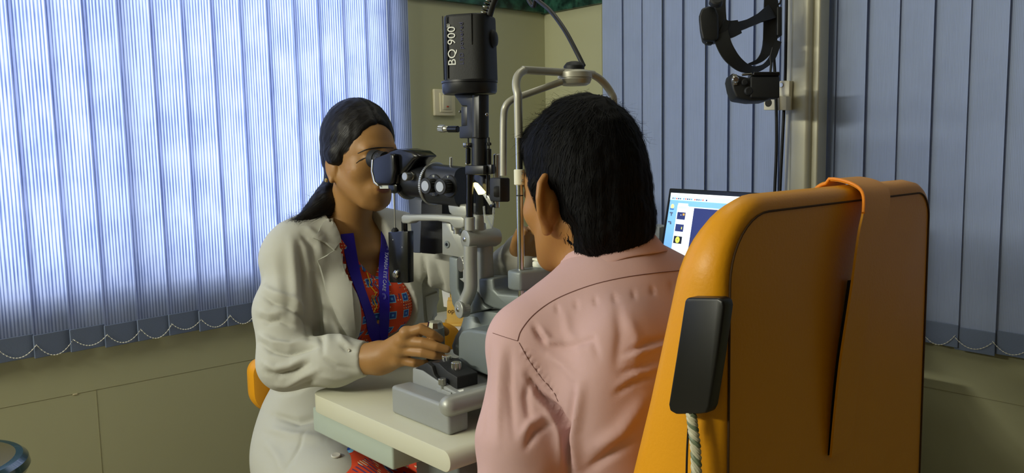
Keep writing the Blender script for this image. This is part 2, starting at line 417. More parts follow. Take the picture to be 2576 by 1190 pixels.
def chain_mesh(sp, sag):
    bm = bmesh.new(); pts = []
    for i in range(25):
        t = i/24; pts.append(Vector(((t-.5)*sp, 0, -4*sag*t*(1-t))))
    tube_bm(bm, pts, 0.0006, 5)
    for i in range(1, 24, 2):
        M = Matrix.Translation(pts[i]); bmesh.ops.create_icosphere(bm, subdivisions=1, radius=0.0017, matrix=M)
    for f in bm.faces: f.smooth = True
    me = bpy.data.meshes.new('bead_chain'); bm.to_mesh(me); bm.free(); return me
def blind(label, centers, along, rotz, ztop, zb, tilts, fab):
    root = thing('vertical_blind', label, 'blind', (*centers[0][:2], zb))
    H = ztop-zb; sm = slat_mesh(H, 'slat'); sm.materials.append(fab)
    hm = hem_mesh(); hm.materials.append(M_HEM)
    sp = (Vector(centers[1])-Vector(centers[0])).length
    chs = [chain_mesh(sp, s) for s in (0.026, 0.031, 0.022)]
    for c in chs: c.materials.append(M_BEAD)
    inv = pinv(root)
    for i, c in enumerate(centers):
        o = bpy.data.objects.new('slat', sm); COL.objects.link(o); o.parent = root; o.matrix_parent_inverse = inv
        o.location = (c[0], c[1], zb + c[2]); o.rotation_euler = (0, 0, rotz+tilts[i])
        h = bpy.data.objects.new('hem', hm); COL.objects.link(h); h.parent = o; h.location = (0, .001, -.0005)
        if i == len(centers)-1: continue
        ch = bpy.data.objects.new('bead_chain', chs[i % 3]); COL.objects.link(ch); ch.parent = root; ch.matrix_parent_inverse = inv
        q = Vector(c); out = Vector((math.sin(rotz), -math.cos(rotz), 0))*0.009
        ch.location = (q.x+out.x, q.y+out.y, zb+.032+c[2]); ch.rotation_euler = (0, 0, rotz)
    a, b = Vector(centers[0]), Vector(centers[-1]); mid = (a+b)/2
    box('head_rail', (mid.x, mid.y, ztop+.02), ((b-a).length+.1, .045, .04), M_RAIL, root, M=Matrix.Rotation(rotz, 3, 'Z'), bev=.003)
    return root
YB = -0.030
bx = [ony(x, 300, YB).x for x in (43, 138, 228, 312, 398, 478, 553, 618)]
sp = (bx[-1]-bx[0])/7
xs = []
x = bx[0]-0.5*sp - 12*sp
xend = ony(1051, 300, YB).x
while x < xend-0.02: xs.append(x); x += sp
rnd = random.Random(3)
cl = [(x, YB+0.002*(i % 2), rnd.uniform(-.003, .003)) for i, x in enumerate(xs)]
zbl = ony(300, 866, YB).z
blind('backlit blue vertical blind over the bright window behind the woman', cl, (1, 0, 0), 0.0, 2.45, zbl, [math.radians(9)+rnd.uniform(-.03, .03) for _ in xs], M_SLAT)
XB = -0.045
ys = []; y = onx(1518, 200, XB).y-0.04
while y > -2.6: ys.append(y); y -= 0.083
zbr = onx(2450, 884, XB).z
cl = [(XB+0.002*(i % 2), y, rnd.uniform(-.003, .003)) for i, y in enumerate(ys)]
blind('unlit grey-blue vertical blind on the side wall behind the pole stand', cl, (0, -1, 0), -math.pi/2, 2.45, zbr, [math.radians(-5)+rnd.uniform(-.03, .02)+(-0.10 if i in (3, 5) else 0) for i in range(len(ys))], M_SLATR)
# light switch on the window wall
M_SW = mat('switch_plastic', rgb(222, 214, 180), 0.35)
p0_, p1_ = ony(1087, 228, 0), ony(1141, 288, 0)
cx_, cz_ = (p0_.x+p1_.x)/2, (p0_.z+p1_.z)/2
sw = thing('light_switch', 'cream single light switch on the beige wall beside the blind', 'light switch', (cx_, 0, cz_))
box('plate', (cx_, -.006, cz_), (.088, .012, .088), M_SW, sw, bev=.003)
box('surround', (cx_+.004, -.0135, cz_), (.054, .005, .064), M_SW, sw, bev=.0015)
rk = box('rocker', (cx_+.004, -.0175, cz_), (.036, .006, .048), mat('switch_rocker', rgb(205, 200, 172), .4), sw, M=Matrix.Rotation(.07, 3, 'X'), bev=.0015)
box('indicator', (cx_+.004, -.0215, cz_-.014), (.007, .003, .005), mat('indicator_red', rgb(170, 60, 20), .4), rk, bev=.0005)
# ------------------------------------------------------------------ instrument table
TZ = 0.82
M_TABLE = mat('table_laminate', rgb(206, 205, 184), 0.42, var=0.02, vscale=3, spec=0.4)
M_TSIDE = mat('table_apron_paint', rgb(176, 188, 176), 0.5)
M_SILV = mat('silver_paint', rgb(164, 166, 160), 0.42, metal=0.35, bump=0.05, bscale=700, var=0.03)
M_GREY = mat('grey_paint', rgb(118, 126, 126), 0.45, metal=0.2, bump=0.08, bscale=600)
M_LGREY = mat('light_grey_paint', rgb(150, 153, 152), 0.45, metal=0.15, bump=0.05, bscale=500)
M_BLK = mat('black_metal', rgb(26, 28, 32), 0.38, bump=0.03, bscale=500)
M_BLKG = mat('black_gloss', rgb(15, 16, 19), 0.18)
M_BLKM = mat('black_matte', rgb(20, 22, 24), 0.6, bump=0.1, bscale=400)
M_CHR = mat('chrome', rgb(205, 205, 200), 0.16, metal=1.0)
M_STEEL = mat('brushed_steel', rgb(180, 180, 172), 0.32, metal=0.9)
M_WPL = mat('white_plastic', rgb(230, 228, 205), 0.4)
M_CABLE = mat('cable_black', rgb(16, 17, 18), 0.55)
TX0, TX1, TY0, TY1 = -1.43, -0.78, -1.255, -0.79
table = thing('instrument_table', 'cream laminate instrument table with rounded edge under the slit lamp', 'table', (-1.1, -1.02, 0))
def table_top():
    pts = [(TX0, TY0), (TX1, TY0)]
    n = 14
    far = [(TX1, TY1)]
    for i in range(n+1):       # the doctor's edge bows outwards
        t = i/n; x = TX1+(TX0+0.035-TX1)*t; y = TY1+0.075*math.sin(math.pi*min(1, t*1.0))**0.8
        pts.append((x, y))
    for i in range(1, 7):
        a = math.pi/2*i/6; pts.append((TX0+.035-.035*math.sin(a), TY1-.035+.035*math.cos(a)))
    bm = bmesh.new(); th = 0.036
    a = [bm.verts.new((x, y, TZ)) for x, y in pts]; b = [bm.verts.new((x, y, TZ-th)) for x, y in pts]
    n = len(a); bm.faces.new(a); bm.faces.new(list(reversed(b)))
    for i in range(n): bm.faces.new((a[i], b[i], b[(i+1) % n], a[(i+1) % n]))
    bmesh.ops.recalc_face_normals(bm, faces=bm.faces); bm.edges.ensure_lookup_table()
    front = [e for e in bm.edges if all(abs(v.co.y-TY0) < 1e-6 for v in e.verts) and abs(e.verts[0].co.z-e.verts[1].co.z) < 1e-6]
    bmesh.ops.bevel(bm, geom=front, offset=0.0175, segments=8, profile=0.5, affect='EDGES')
    rest = [e for e in bm.edges if e.calc_face_angle(0) > math.radians(40)]
    bmesh.ops.bevel(bm, geom=rest, offset=0.0018, segments=2, profile=0.5, affect='EDGES')
    return finish(bm, 'table_top', M_TABLE, table, sharp=35)
table_top()
box('apron', ((TX0+.012-1.30)/2-.0, -0.925, TZ-.036-.025), (0.118, 0.29, 0.050), M_TSIDE, table, bev=.004)
box('apron', (-1.06, -1.0, TZ-.036-.035), (0.44, 0.20, 0.07), M_TSIDE, table, bev=.004)
box('beam', (-1.12, -1.09, TZ-.036-.07), (0.44, 0.13, 0.14), M_GREY, table, bev=.006)
box('column', (-.99, -1.0, 0.33), (0.12, 0.16, 0.66), M_LGREY, table, bev=.01)
box('foot', (-.93, -.96, 0.03), (0.5, 0.30, 0.06), M_LGREY, table, bev=.015)
# ------------------------------------------------------------------ slit lamp microscope
SL = thing('slit_lamp', 'silver and black slit lamp microscope on the cream table', 'microscope', (-1.2, -1.1, TZ))
PW = Vector((-1.246, -0.714, 0)); DD = Vector((0.158, -0.987, 0)).normalized()      # towards the patient
NN = Vector((-0.987, -0.158, 0)).normalized()                                      # towards the camera's side
MS = Matrix((DD, NN, ZUP)).transposed()
def S(x, y, o=0.0): return onp(x, y, PW+NN*o, NN)
def sc(p): return proj(p)[2]/FPX                 # metres per pixel at p
def extr(name, pix, o0, o1, m, parent=SL, bev=0.002, seg=2, sharp=40):
    om = o1
    P = [S(x, y, om) for x, y in pix]
    return prism(name, P, NN*(o0-om), m, parent, bev, seg, sharp)
def knurl(name, a, ax, r, L, m, parent, n=24, depth=0.0007):
    bm = bmesh.new(); M = frame(ax); a = Vector(a); rings = []
    for t, rr in ((0, r-.001), (.001, r), (L-.001, r), (L, r-.001)):
        rings.append([bm.verts.new(a+M@Vector(((rr-(depth if k % 2 else 0))*math.cos(math.pi*k/n), (rr-(depth if k % 2 else 0))*math.sin(math.pi*k/n), t))) for k in range(2*n)])
    for r0, r1 in zip(rings, rings[1:]):
        for i in range(2*n): bm.faces.new((r0[i], r0[(i+1) % (2*n)], r1[(i+1) % (2*n)], r1[i]))
    bm.faces.new(list(reversed(rings[0]))); bm.faces.new(rings[-1])
    return finish(bm, name, m, parent, sharp=25)
# --- illumination tower: lamp housing on top
TWO = 0.030                                     # tower stands a little to the camera's side of the optical plane
def T_(x, y): return S(x, y, TWO)
ct = T_(1186, 122); k_ = sc(ct)
hh = 84*k_*1.0; hw = 75*k_
def housing():
    bm = bmesh.new(); rings = []
    ax = MS
    base = T_(1186, 206); top = T_(1190, 41)
    H = (top-base).z
    n = 48
    def ring(z, s):
        vs = []
        for i in range(n):
            a = 2*math.pi*i/n; c, sn = math.cos(a), math.sin(a); e = 0.5
            x = math.copysign(abs(c)**e, c)*hw*0.80*s; y = math.copysign(abs(sn)**e, sn)*hw*0.80*s
            vs.append(bm.verts.new(base + CRT@Vector((x, y, z))))
        return vs
    for z, s in ((0, .96), (.002, 1.0), (H*.5, .985), (H-.006, .965), (H-.002, .95), (H, .90)): rings.append(ring(z, s))
    for a, b in zip(rings, rings[1:]):
        for i in range(n): bm.faces.new((a[i], a[(i+1) % n], b[(i+1) % n], b[i]))
    bm.faces.new(list(reversed(rings[0]))); bm.faces.new(rings[-1])
    return finish(bm, 'lamp_housing', M_BLKM, SL, sharp=40)
# housing turned so that one flat side faces left of the camera
hx = (CR*0.955 + Vector((CF.x, CF.y, 0)).normalized()*-0.30); hx.z = 0; hx.normalize(); hy = Vector((-hx.y, hx.x, 0))
CRT = Matrix((hx, hy, ZUP)).transposed()
lh = housing()
base = T_(1186, 206); top = T_(1190, 41)
front = -hy if (-hy).dot(CF) < 0 else hy         # the flat side that carries the lettering
side = hx
Hh = (top-base).z
fx = hw*0.80
o_ = base + front*(fx*0.985) - side*(fx*0.44)
M_PRINT = mat('print_white', rgb(225, 228, 222), .5); M_PBLUE = mat('print_dark_blue', rgb(34, 38, 92), .5)
text('lettering', 'BQ 900', 0.0215, o_+ZUP*(Hh*.225)+front*.0006, ZUP, -side, M_PRINT, lh, spacing=1.02)
text('lettering', '®', 0.009, o_+ZUP*(Hh*.80)+front*.0006-side*.006, ZUP, -side, M_PRINT, lh)
text('lettering', 'LED powered', 0.0105, o_+ZUP*(Hh*.235)+front*.0006+side*.018, ZUP, -side, M_PBLUE, lh, spacing=1.28)
for s_, z0, z1 in ((-.66, 0.02, 1.0), (-.84, 0.0, 1.0), (.42, .52, 1.0)):
    q = base + front*(fx*0.975) + side*(fx*s_)
    box('seam', q+ZUP*(Hh*(z0+z1)/2), (0.0012, 0.003, Hh*(z1-z0)*.96), M_BLKG, lh, M=CRT)
lathe('side_knob', base+ZUP*Hh*.64+side*(fx*.95), side, [(0, .016), (.004, .0165), (.008, .0125), (.0095, .006)], M_BLKM, lh)
# flexible conduit and cable leaving the top
pc = T_(1222, 40); conduit = [pc, T_(1228, 20), T_(1238, -6), T_(1256, -40), T_(1290, -90), V(-1.08, -.85, 2.1), V(-1.06, -.75, RH)]
cb = thing('lamp_cable', 'black ribbed cable rising from the top of the lamp housing', 'cable', pc)
tube('cable', [p+hx*.006 for p in conduit], .0068, M_CABLE, cb)
pp = smooth_path([p-hx*.0035+front*.006 for p in conduit[:5]], 6)
for i in range(0, len(pp)-1, 2): cyl('conduit_ring', pp[i], pp[i]+(pp[i+1]-pp[i])*0.95, .0052, M_STEEL if (i//2) % 2 else M_BLKG, cb, seg=14)
# collar
cc = T_(1182, 221); rk_ = 70*sc(cc)
lathe('collar', T_(1182, 237), ZUP, [(0, rk_*.93), (.004, rk_*.98), (.018, rk_*.99), (.0185, rk_*.96), (.0195, rk_*.96), (.020, rk_*1.01), (.0235, rk_*1.01), (.024, rk_*.9)], M_BLK, SL, seg=48)
# neck: tapered bracket and square block
extr('neck', [(1140, 237), (1205, 237), (1205, 348), (1155, 348), (1155, 318), (1174, 316), (1174, 267), (1161, 267), (1158, 262)], TWO-.010, TWO+.016, M_BLK, bev=.002)
cyl('neck_core', T_(1207, 345)-ZUP*.001, T_(1207, 238), .0165, M_BLK, SL)
extr('scale_plate', [(1160, 268), (1175, 268), (1175, 317), (1160, 317)], TWO-.010, TWO+.012, M_BLK, bev=.001)
cyl('screw', S(1159, 281, TWO+.004), S(1159, 281, TWO+.004)-DD*.003, .0028, M_STEEL, SL, seg=14)
cyl('screw', S(1225, 288, TWO+.012), S(1225, 288, TWO+.0165), .003, M_CHR, SL, seg=14)
a = T_(1153, 325); b = T_(1128, 325); c = T_(1105, 323)
cyl('lever', a, b, .0062, M_BLKG, SL); cyl('lever_neck', b, T_(1119, 324), .005, M_STEEL, SL, r2=.0065)
knurl('lever_knob', T_(1119, 324), c-T_(1119, 324), .0072, (c-T_(1119, 324)).length, M_STEEL, SL, 14)
# column tube with adjusting screws
cyl('column', T_(1206, 420), T_(1206, 346), .0147, M_BLK, SL, seg=36)
for xx, y0, y1, oo in ((1178, 372, 412, .012), (1230, 374, 416, -.004)):
    cyl('guide_rod', S(xx, y1, TWO+oo), S(xx, y0, TWO+oo), .0045, M_BLKG, SL); cyl('adjusting_pin', S(xx, y0, TWO+oo), S(xx-.5, 345, TWO+oo), .0017, M_BLK, SL, seg=10)
for xx, yy, oo in ((1176, 362, .012), (1230, 361, -.004)):
    knurl('adjusting_nut', S(xx, yy+5, TWO+oo), ZUP, .0082 if xx < 1200 else .0045, .0055, M_CHR if xx < 1200 else M_BLK, SL, 14)
cyl('adjusting_nut', S(1177, 371, TWO+.012), S(1177, 366, TWO+.012), .0085, M_BLK, SL)
cyl('pin_foot', S(1175, 415, TWO+.012), S(1175, 409, TWO+.012), .0035, M_STEEL, SL, seg=12)
# top bracket that carries the prism head
extr('prism_bracket', [(1169, 416), (1216, 416), (1216, 440), (1169, 440)], TWO-.006, TWO+.020, M_BLK, bev=.0025)
extr('prism_bracket', [(1224, 414), (1236, 414), (1236, 438), (1224, 438)], TWO-.002, TWO+.008, M_BLK, bev=.0015)
cyl('prism_post', S(1182, 546, TWO+.014), S(1182, 438, TWO+.014), .0068, M_BLKG, SL)
cyl('prism_post', S(1206, 540, TWO-.020), S(1206, 438, TWO-.020), .0075, M_BLKG, SL)
cyl('prism_rod', S(1226, 500, TWO+.004), S(1226, 438, TWO+.004), .0022, M_BLKG, SL)
extr('prism_housing', [(1192, 440), (1229, 440), (1229, 486), (1240, 500), (1240, 540), (1196, 540), (1196, 470), (1192, 470)], TWO-.016, TWO-.010, M_BLKG, bev=.0015)
# mirror, with the lamp's reflection added as a glowing patch
M_GLOW = mat('reflection_glow', rgb(255, 240, 150), 0.3, emit=(1.0, 0.80, 0.28), estr=3.2)
M_MIRR = mat('mirror_frosted', rgb(196, 196, 186), 0.25, metal=0.2)
gl_ = extr('lamp_reflection', [(1189, 463), (1193, 459), (1199, 461), (1219, 483), (1217, 489), (1203, 490), (1192, 470)], TWO+.002, TWO+.006, M_GLOW, bev=.0006)
extr('mirror', [(1213, 488), (1219, 486), (1229, 494), (1238, 512), (1236, 519), (1231, 517)], TWO+.001, TWO+.006, M_MIRR, bev=.0008)
extr('mirror_clip', [(1231, 515), (1241, 512), (1241, 524), (1234, 524)], TWO, TWO+.007, M_BLKG, bev=.0008)
M_CLEAR = mat('clear_acrylic', (0.85, 0.88, 0.85), 0.08); 
_b = M_CLEAR.node_tree.nodes['Principled BSDF']; _b.inputs['Transmission Weight'].default_value = .85; _b.inputs['IOR'].default_value = 1.3
extr('breath_shield', [(1214, 519), (1218, 518), (1219, 538), (1222, 543), (1238, 540), (1239, 522), (1242, 522), (1241, 545), (1238, 575), (1223, 577), (1221, 562), (1217, 560), (1216, 540)], TWO+.018, TWO+.0205, M_CLEAR, bev=.0006)
# steel pin and black fixation block beside the tower
cyl('guide_pin', S(1249, 523, TWO-.02), S(1249, 388, TWO-.02), .0058, M_STEEL, SL); cyl('guide_pin_core', S(1252, 478, TWO-.024), S(1252, 387, TWO-.024), .0068, M_STEEL, SL)
# --- forehead and chin rest
HY = -1.285
def Hh_(x, y, Y=HY): return ony(x, y, Y)
xn, xf = Hh_(1304, 300).x, Hh_(1543, 230).x
zt = Hh_(1440, 180).z
r_t = 0.0066
M_TUBE = mat('rest_tube_paint', rgb(176, 174, 160), 0.4, metal=0.3, bump=.05, bscale=500)
pts = [V(xn, HY, Hh_(1304, 347).z), V(xn, HY, zt-.06)]
R_ = .042
for i in range(0, 9):
    t = math.pi/2*i/8; pts.append(V(xn+R_-R_*math.cos(t), HY+.02*math.sin(t), zt-R_+R_*math.sin(t)))
for i in range(8, -1, -1):
    t = math.pi/2*i/8; pts.append(V(xf-R_+R_*math.cos(t), HY+.02*math.sin(t), zt-R_+R_*math.sin(t)))
pts += [V(xf, HY, zt-.06), V(xf, HY, Hh_(1304, 347).z)]
tube('rest_tube', pts, r_t, M_TUBE, SL, n=3, seg=20)
for xx in (xn, xf):
    cyl('post', V(xx, HY, 1.04), V(xx, HY, Hh_(1304, 347).z+.01), .0056, M_CHR, SL, seg=24)
for z0, z1 in ((Hh_(1304, 495).z, Hh_(1304, 489).z),): cyl('height_mark', V(xn, HY, z0), V(xn, HY, z1), .0058, M_BLKM, SL)
pc_ = V(xn, HY, Hh_(1304, 445).z)
clip_ = cyl('marker_clip', pc_-ZUP*.013, pc_+ZUP*.012, .0088, M_WPL, SL, seg=20)
for dz in (-.006, .005):
    q = pc_+ZUP*dz + (CR*0.55-Vector((CF.x, CF.y, 0))*.8).normalized()*.0075; ax = (CR*0.55-Vector((CF.x, CF.y, 0))*.8).normalized()
    cyl('clip_screw', q, q+ax*.0025, .0024, M_STEEL, clip_, seg=12)
# forehead pad disc and second arm
pd_ = ony(1446, 196, HY+.012)
lathe('forehead_clamp', pd_-ZUP*.013, ZUP, [(0, .020), (.003, .0255), (.010, .0285), (.0105, .0275), (.0125, .0275), (.013, .0295), (.022, .028), (.026, .02)], M_TUBE, SL, seg=40)
lathe('clamp_knob', ony(1444, 178, HY+.03), ZUP, [(0, .018), (.008, .018), (.014, .013), (.016, .006)], M_BLKM, SL)
bl = ony(1266, 442, HY+.05)
arm = [bl, ony(1266, 380, HY+.05), ony(1267, 300, HY+.05), ony(1272, 268, HY+.045), ony(1290, 250, HY+.04), ony(1330, 235, HY+.03), ony(1412, 206, HY+.013)]
tube('fixation_arm', arm, .0058, M_TUBE, SL, n=8, seg=16)
extb = [ony(x, y, HY+.05) for x, y in ((1258, 448), (1284, 447), (1284, 508), (1258, 508))]
prism('fixation_block', extb, V(0, .028, 0), M_BLKM, SL, bev=.003)
lathe('fixation_block_knob', ony(1256, 482, HY+.04), V(-.75, .66, 0), [(0, .009), (.004, .0095), (.009, .008)], M_BLKM, SL)
# chin rest: grey clamp, arm across to the far post and white chin cup
zc0, zc1 = Hh_(1304, 728).z, Hh_(1304, 680).z
bm = bmesh.new()
outl = [(xn-.017, -.017), (xn-.02, 0), (xn-.017, .015), (xn, .02), (xn+.05, .006), (xf-.05, .006), (xf, .018), (xf+.02, 0), (xf+.01, -.02), (xf-.05, -.05), (xn+.06, -.05), (xn+.01, -.024)]
prism('chin_rest', [V(x, HY+y, zc0) for x, y in outl], ZUP*(zc1-zc0), M_GREY, SL, bev=.004, seg=3)
box('chin_cup', ((xn+xf)/2-.035, HY-.012, zc1+.004), (.085, .05, .011), M_WPL, SL, bev=.003)
box('chin_paper', ((xn+xf)/2-.05, HY+.0, zc1+.0115), (.045, .035, .004), M_WPL, SL, bev=.001)
for xx in (xn, xf): cyl('post', V(xx, HY, 0.90), V(xx, HY, zc0+.005), .0046, M_CHR, SL)
for xx in (xn, xf): cyl('post_flange', V(xx, HY, .955), V(xx, HY, .962), .013, M_SILV, SL)
# frame down to the table
for xx in (xn, xf): cyl('post_base', V(xx, HY+.012, TZ+.05), V(xx, HY, .957), .011, M_SILV, SL)
# --- microscope body
OM = 0.0
def Mx(x, y): return S(x, y, 0.0)
c1, c2, c3 = Mx(1030, 453), Mx(1093, 462), Mx(1174, 470)
k1, k2 = sc(c1), sc(c2)
axm = (c3-c1).normalized()
lathe('tube', c1-axm*.006, axm, [(0, .030), (.002, 41*k1), ((c2-c1).length+.006, 42*k2)], M_BLK, SL, seg=56)
def ringm(nm, c, r):
    kn = knurl(nm, c-axm*.003, axm, r, .0065, M_STEEL, SL, 70, .0005); return kn
ringm('focus_ring', c1, 49*k1); ringm('zoom_ring', c2, 55*k2)
def octo(c, r, L, ax):
    bm = bmesh.new(); rings = []
    for t in (0, L):
        rg = []
        for i in range(40):
            a = 2*math.pi*i/40; cx, sy = math.cos(a), math.sin(a); e = .62
            rg.append(bm.verts.new(c+ax*t+NN*(math.copysign(abs(cx)**e, cx)*r*.86)+ZUP*(math.copysign(abs(sy)**e, sy)*r*.98)))
        rings.append(rg)
    for i in range(40): bm.faces.new((rings[0][i], rings[0][(i+1) % 40], rings[1][(i+1) % 40], rings[1][i]))
    bm.faces.new(list(reversed(rings[0]))); bm.faces.new(rings[1]); return bm
finish(octo(c2+axm*.002, 50*k2, (c3-c2).length-.004, axm), 'body', M_BLK, SL, sharp=30)
cyl('top_pin', S(1134, 418, .0), S(1134, 395, .0), .0030, M_STEEL, SL, seg=14)
# side controls facing the camera
rb = 41*k1
kc = S(1038, 443, rb-.003); cyl('lock_screw_collar', kc-NN*.001, kc+NN*.006, .0082, M_STEEL, SL, seg=20); knurl('lock_screw', kc+NN*.006, NN, .0086, .016, M_STEEL, SL, 18)
M_KN = mat('knob_black', rgb(22, 23, 25), .45); M_KF = mat('knob_face', rgb(178, 182, 188), .35, metal=.3)
for (x, y, txt) in ((1096, 466, ('10', '6.3', '16', '25')), (1133, 468, ('V',))):
    rr = 50*k2*.86
    kc = S(x, y, rr-.004)
    dial = cyl('dial', kc, kc+NN*.006, .0215, M_BLK, SL, seg=40)
    kn = knurl('magnification_knob', kc+NN*.006, NN, .0135, .018, M_KN, SL, 16, .0012)
    kn2 = lathe('knob_cap', kc+NN*.024, NN, [(0, .0155), (.003, .0155), (.0045, .0145)], M_KN, kn, seg=32)
    cyl('knob_face', kc+NN*.0284, kc+NN*.0295, .0098, M_KF, kn, seg=28)
    # upright direction on the dial face
    e1 = DD
    for i, s_ in enumerate(txt):
        a = (math.radians(90), math.radians(25), math.radians(-40), math.radians(-90))[i]
        p = kc+NN*.0063+(e1*math.cos(a)+ZUP*math.sin(a))*.0175
        text('scale_mark', s_, .0068, p, e1, ZUP, M_PRINT, dial, align='CENTER')
# binocular head: prism boxes and eyepieces
extr('prism_box', [(936, 402), (946, 395), (976, 385), (990, 388), (994, 425), (988, 462), (980, 466), (950, 466), (940, 458), (934, 430)], .038, .050, M_BLKG, bev=.004, seg=3)
extr('prism_box', [(962, 390), (980, 379), (1003, 374), (1036, 380), (1054, 394), (1040, 404), (1010, 440), (975, 448)], -.018, .038, M_BLKG, bev=.006, seg=3)
extr('prism_box_trim', [(934, 402), (937, 401), (936, 430), (942, 457), (952, 467), (949, 469), (939, 460), (932.5, 431)], .014, .051, M_STEEL, bev=.0006)
for o2, (xa, ya), (xb, yb) in ((.031, (937, 399), (966, 403)), (-.031, (968, 391), (995, 395))):
    a = S(xb, yb, o2); b = S(xa, ya, o2); ax = b-a; L = ax.length
    lathe('eyepiece', a, ax, [(-.004, .0175), (L*.2, .0175), (L*.22, .0165), (L*.5, .0168), (L*.52, .0186), (L*.8, .0194), (L*.97, .0190), (L, .0150), (L-.003, .0125)], M_BLKM, SL, seg=36)
    knurl('eyepiece_scale', a+ax*.12, ax, .0180, L*.22, M_BLK, SL, 20, .0006)
# small torch-like lever and thin rod
extr('lever_tip', [(953, 463), (976, 460), (977, 475), (955, 475)], .032, .042, mat('milky_plastic', rgb(200, 205, 195), .3), bev=.0012)
extr('lever_joint', [(976, 460), (992, 461), (998, 466), (998, 482), (992, 487), (984, 486), (982, 476), (976, 474)], .030, .043, M_BLKG, bev=.0015)
cyl('thin_rod', S(994, 574, .036), S(992, 484, .036), .0016, M_STEEL, SL, seg=10)
# hanging black box (tonometer)
extr('tonometer', [(976, 584), (1025, 582), (1026, 712), (979, 711)], .025, .042, M_BLKG, bev=.0015)
lathe('tonometer_cap', S(994, 586, .030), ZUP, [(0, .0075), (.006, .0075), (.009, .005), (.011, .003)], M_BLKM, SL)
cyl('tonometer_post', S(1018, 586, .02), S(1017, 556, .02), .0062, M_BLKG, SL)
q = S(998, 690, .042); lathe('tonometer_knob', q, NN, [(0, .0082), (.004, .0086), (.006, .0065), (.0062, .0045), (.008, .004)], M_CHR, SL)
for x, y in ((989, 603), (1012, 622)): q = S(x, y, .0415); cyl('screw', q, q+NN*.001, .0016, M_STEEL, SL, seg=10)
# support arm
extr('support_arm', [(1008, 545), (1014, 540), (1030, 541), (1050, 540), (1100, 540), (1160, 544), (1168, 550), (1168, 570), (1160, 575), (1142, 575), (1130, 561), (1100, 556), (1050, 556), (1036, 558), (1028, 563), (1010, 562)], .010, .034, M_SILV, bev=.003, seg=3)
# camera module behind
extr('camera_module', [(1058, 505), (1074, 498), (1112, 500), (1112, 636), (1090, 640), (1056, 637)], -.080, -.030, M_BLKM, bev=.004)
extr('camera_module_side', [(1026, 497), (1062, 497), (1056, 637), (1038, 636)], -.085, -.045, mat('slate_paint', rgb(72, 80, 100), .5), bev=.003)
# mount under the body
extr('mount', [(1124, 510), (1172, 516), (1176, 540), (1170, 547), (1140, 545), (1128, 535)], -.024, .020, M_SILV, bev=.006, seg=3)
extr('mount_plate', [(1111, 547), (1134, 563), (1136, 580), (1172, 586), (1180, 640), (1168, 650), (1112, 640)], -.016, .014, M_SILV, bev=.002)
q = S(1125, 615, .014); cyl('hex_bolt', q-NN*.001, q+NN*.002, .0072, M_GREY, SL, seg=24); cyl('hex_socket', q+NN*.0018, q+NN*.0024, .0036, M_BLKG, SL, seg=6)
lathe('mount_post', S(1150, 588, .022), ZUP, [(0, .007), (.008, .007), (.009, .010), (.016, .010)], M_STEEL, SL)
# cross cylinder
XA = Vector((0.985, -.17, 0)).normalized()
pa = S(1172, 602, .040); rC = 25*sc(pa)
lathe('cross_cylinder', pa, XA, [(0, rC*.97), (.002, rC), (.062, rC*.98), (.070, rC*.8), (.073, rC*.4)], M_SILV, SL, seg=44)
cd_ = lathe('cylinder_cover', pa, -XA, [(0, rC*.95), (.0015, rC*.95), (.002, rC*.9)], M_SILV, SL, seg=44)
lathe('cover_screw', pa-XA*.002, -XA, [(0, .0045), (.002, .0045), (.003, .003)], M_CHR, cd_, seg=20)
# two short sockets above it that take the prism posts
cyl('post_socket', S(1182, 580, TWO+.014), S(1182, 546, TWO+.014), .0098, M_SILV, SL); cyl('post_socket', S(1206, 585, TWO-.020), S(1206, 539, TWO-.020), .0125, M_SILV, SL)
# swing arms below: slim front arm bent to the pivot knob, thick rear arm
pf = [S(1183, 618, .040), S(1183, 660, .040), S(1184, 700, .040), S(1183, 728, .040), S(1172, 755, .040), S(1162, 774, .044)]
tube('front_arm', pf, [.0128]*40+[.0125], M_SILV, SL, n=8, seg=24)
M_ARM = M_SILV
extr('pivot_bracket', [(1128, 645), (1152, 650), (1152, 700), (1152, 726), (1158, 748), (1176, 730), (1200, 735), (1215, 765), (1230, 778), (1175, 792), (1150, 790), (1136, 765), (1129, 720)], -.018, .016, M_GREY, bev=.004, seg=3)
knurl('tilt_wheel', S(1168, 664, .010), -XA, .0150, .010, M_STEEL, SL, 18, .0009)
extr('tilt_latch', [(1164, 652), (1176, 650), (1176, 712), (1171, 716), (1163, 708), (1154, 701), (1164, 700)], -.004, .022, M_SILV, bev=.0015)
pk = S(1154, 779, .055); knurl('pivot_knob', pk+XA*.018, -XA, .0155, .016, M_SILV, SL, 22, .0006)
lathe('pivot_knob_cap', pk+XA*.003, -XA, [(0, .0165), (.003, .0165), (.0038, .0155)], M_SILV, SL, seg=36); lathe('pivot_screw', pk-XA*.0008, -XA, [(0, .004), (.002, .004), (.0028, .0028)], M_CHR, SL, seg=16)
cyl('rear_arm', S(1222, 745, -.004), S(1220, 614, -.004), .0165, M_SILV, SL, r2=.0148)
cyl('rear_arm_top', S(1219, 628, -.004), S(1219, 612, -.004), .0125, M_SILV, SL)
cyl('rear_rod', S(1233, 640, -.02), S(1233, 612, -.02), .006, M_SILV, SL)
extr('rear_foot', [(1202, 700), (1240, 700), (1242, 728), (1252, 738), (1300, 742), (1330, 750), (1330, 786), (1290, 786), (1240, 776), (1216, 764), (1204, 735)], -.035, .014, M_GREY, bev=.005, seg=3)
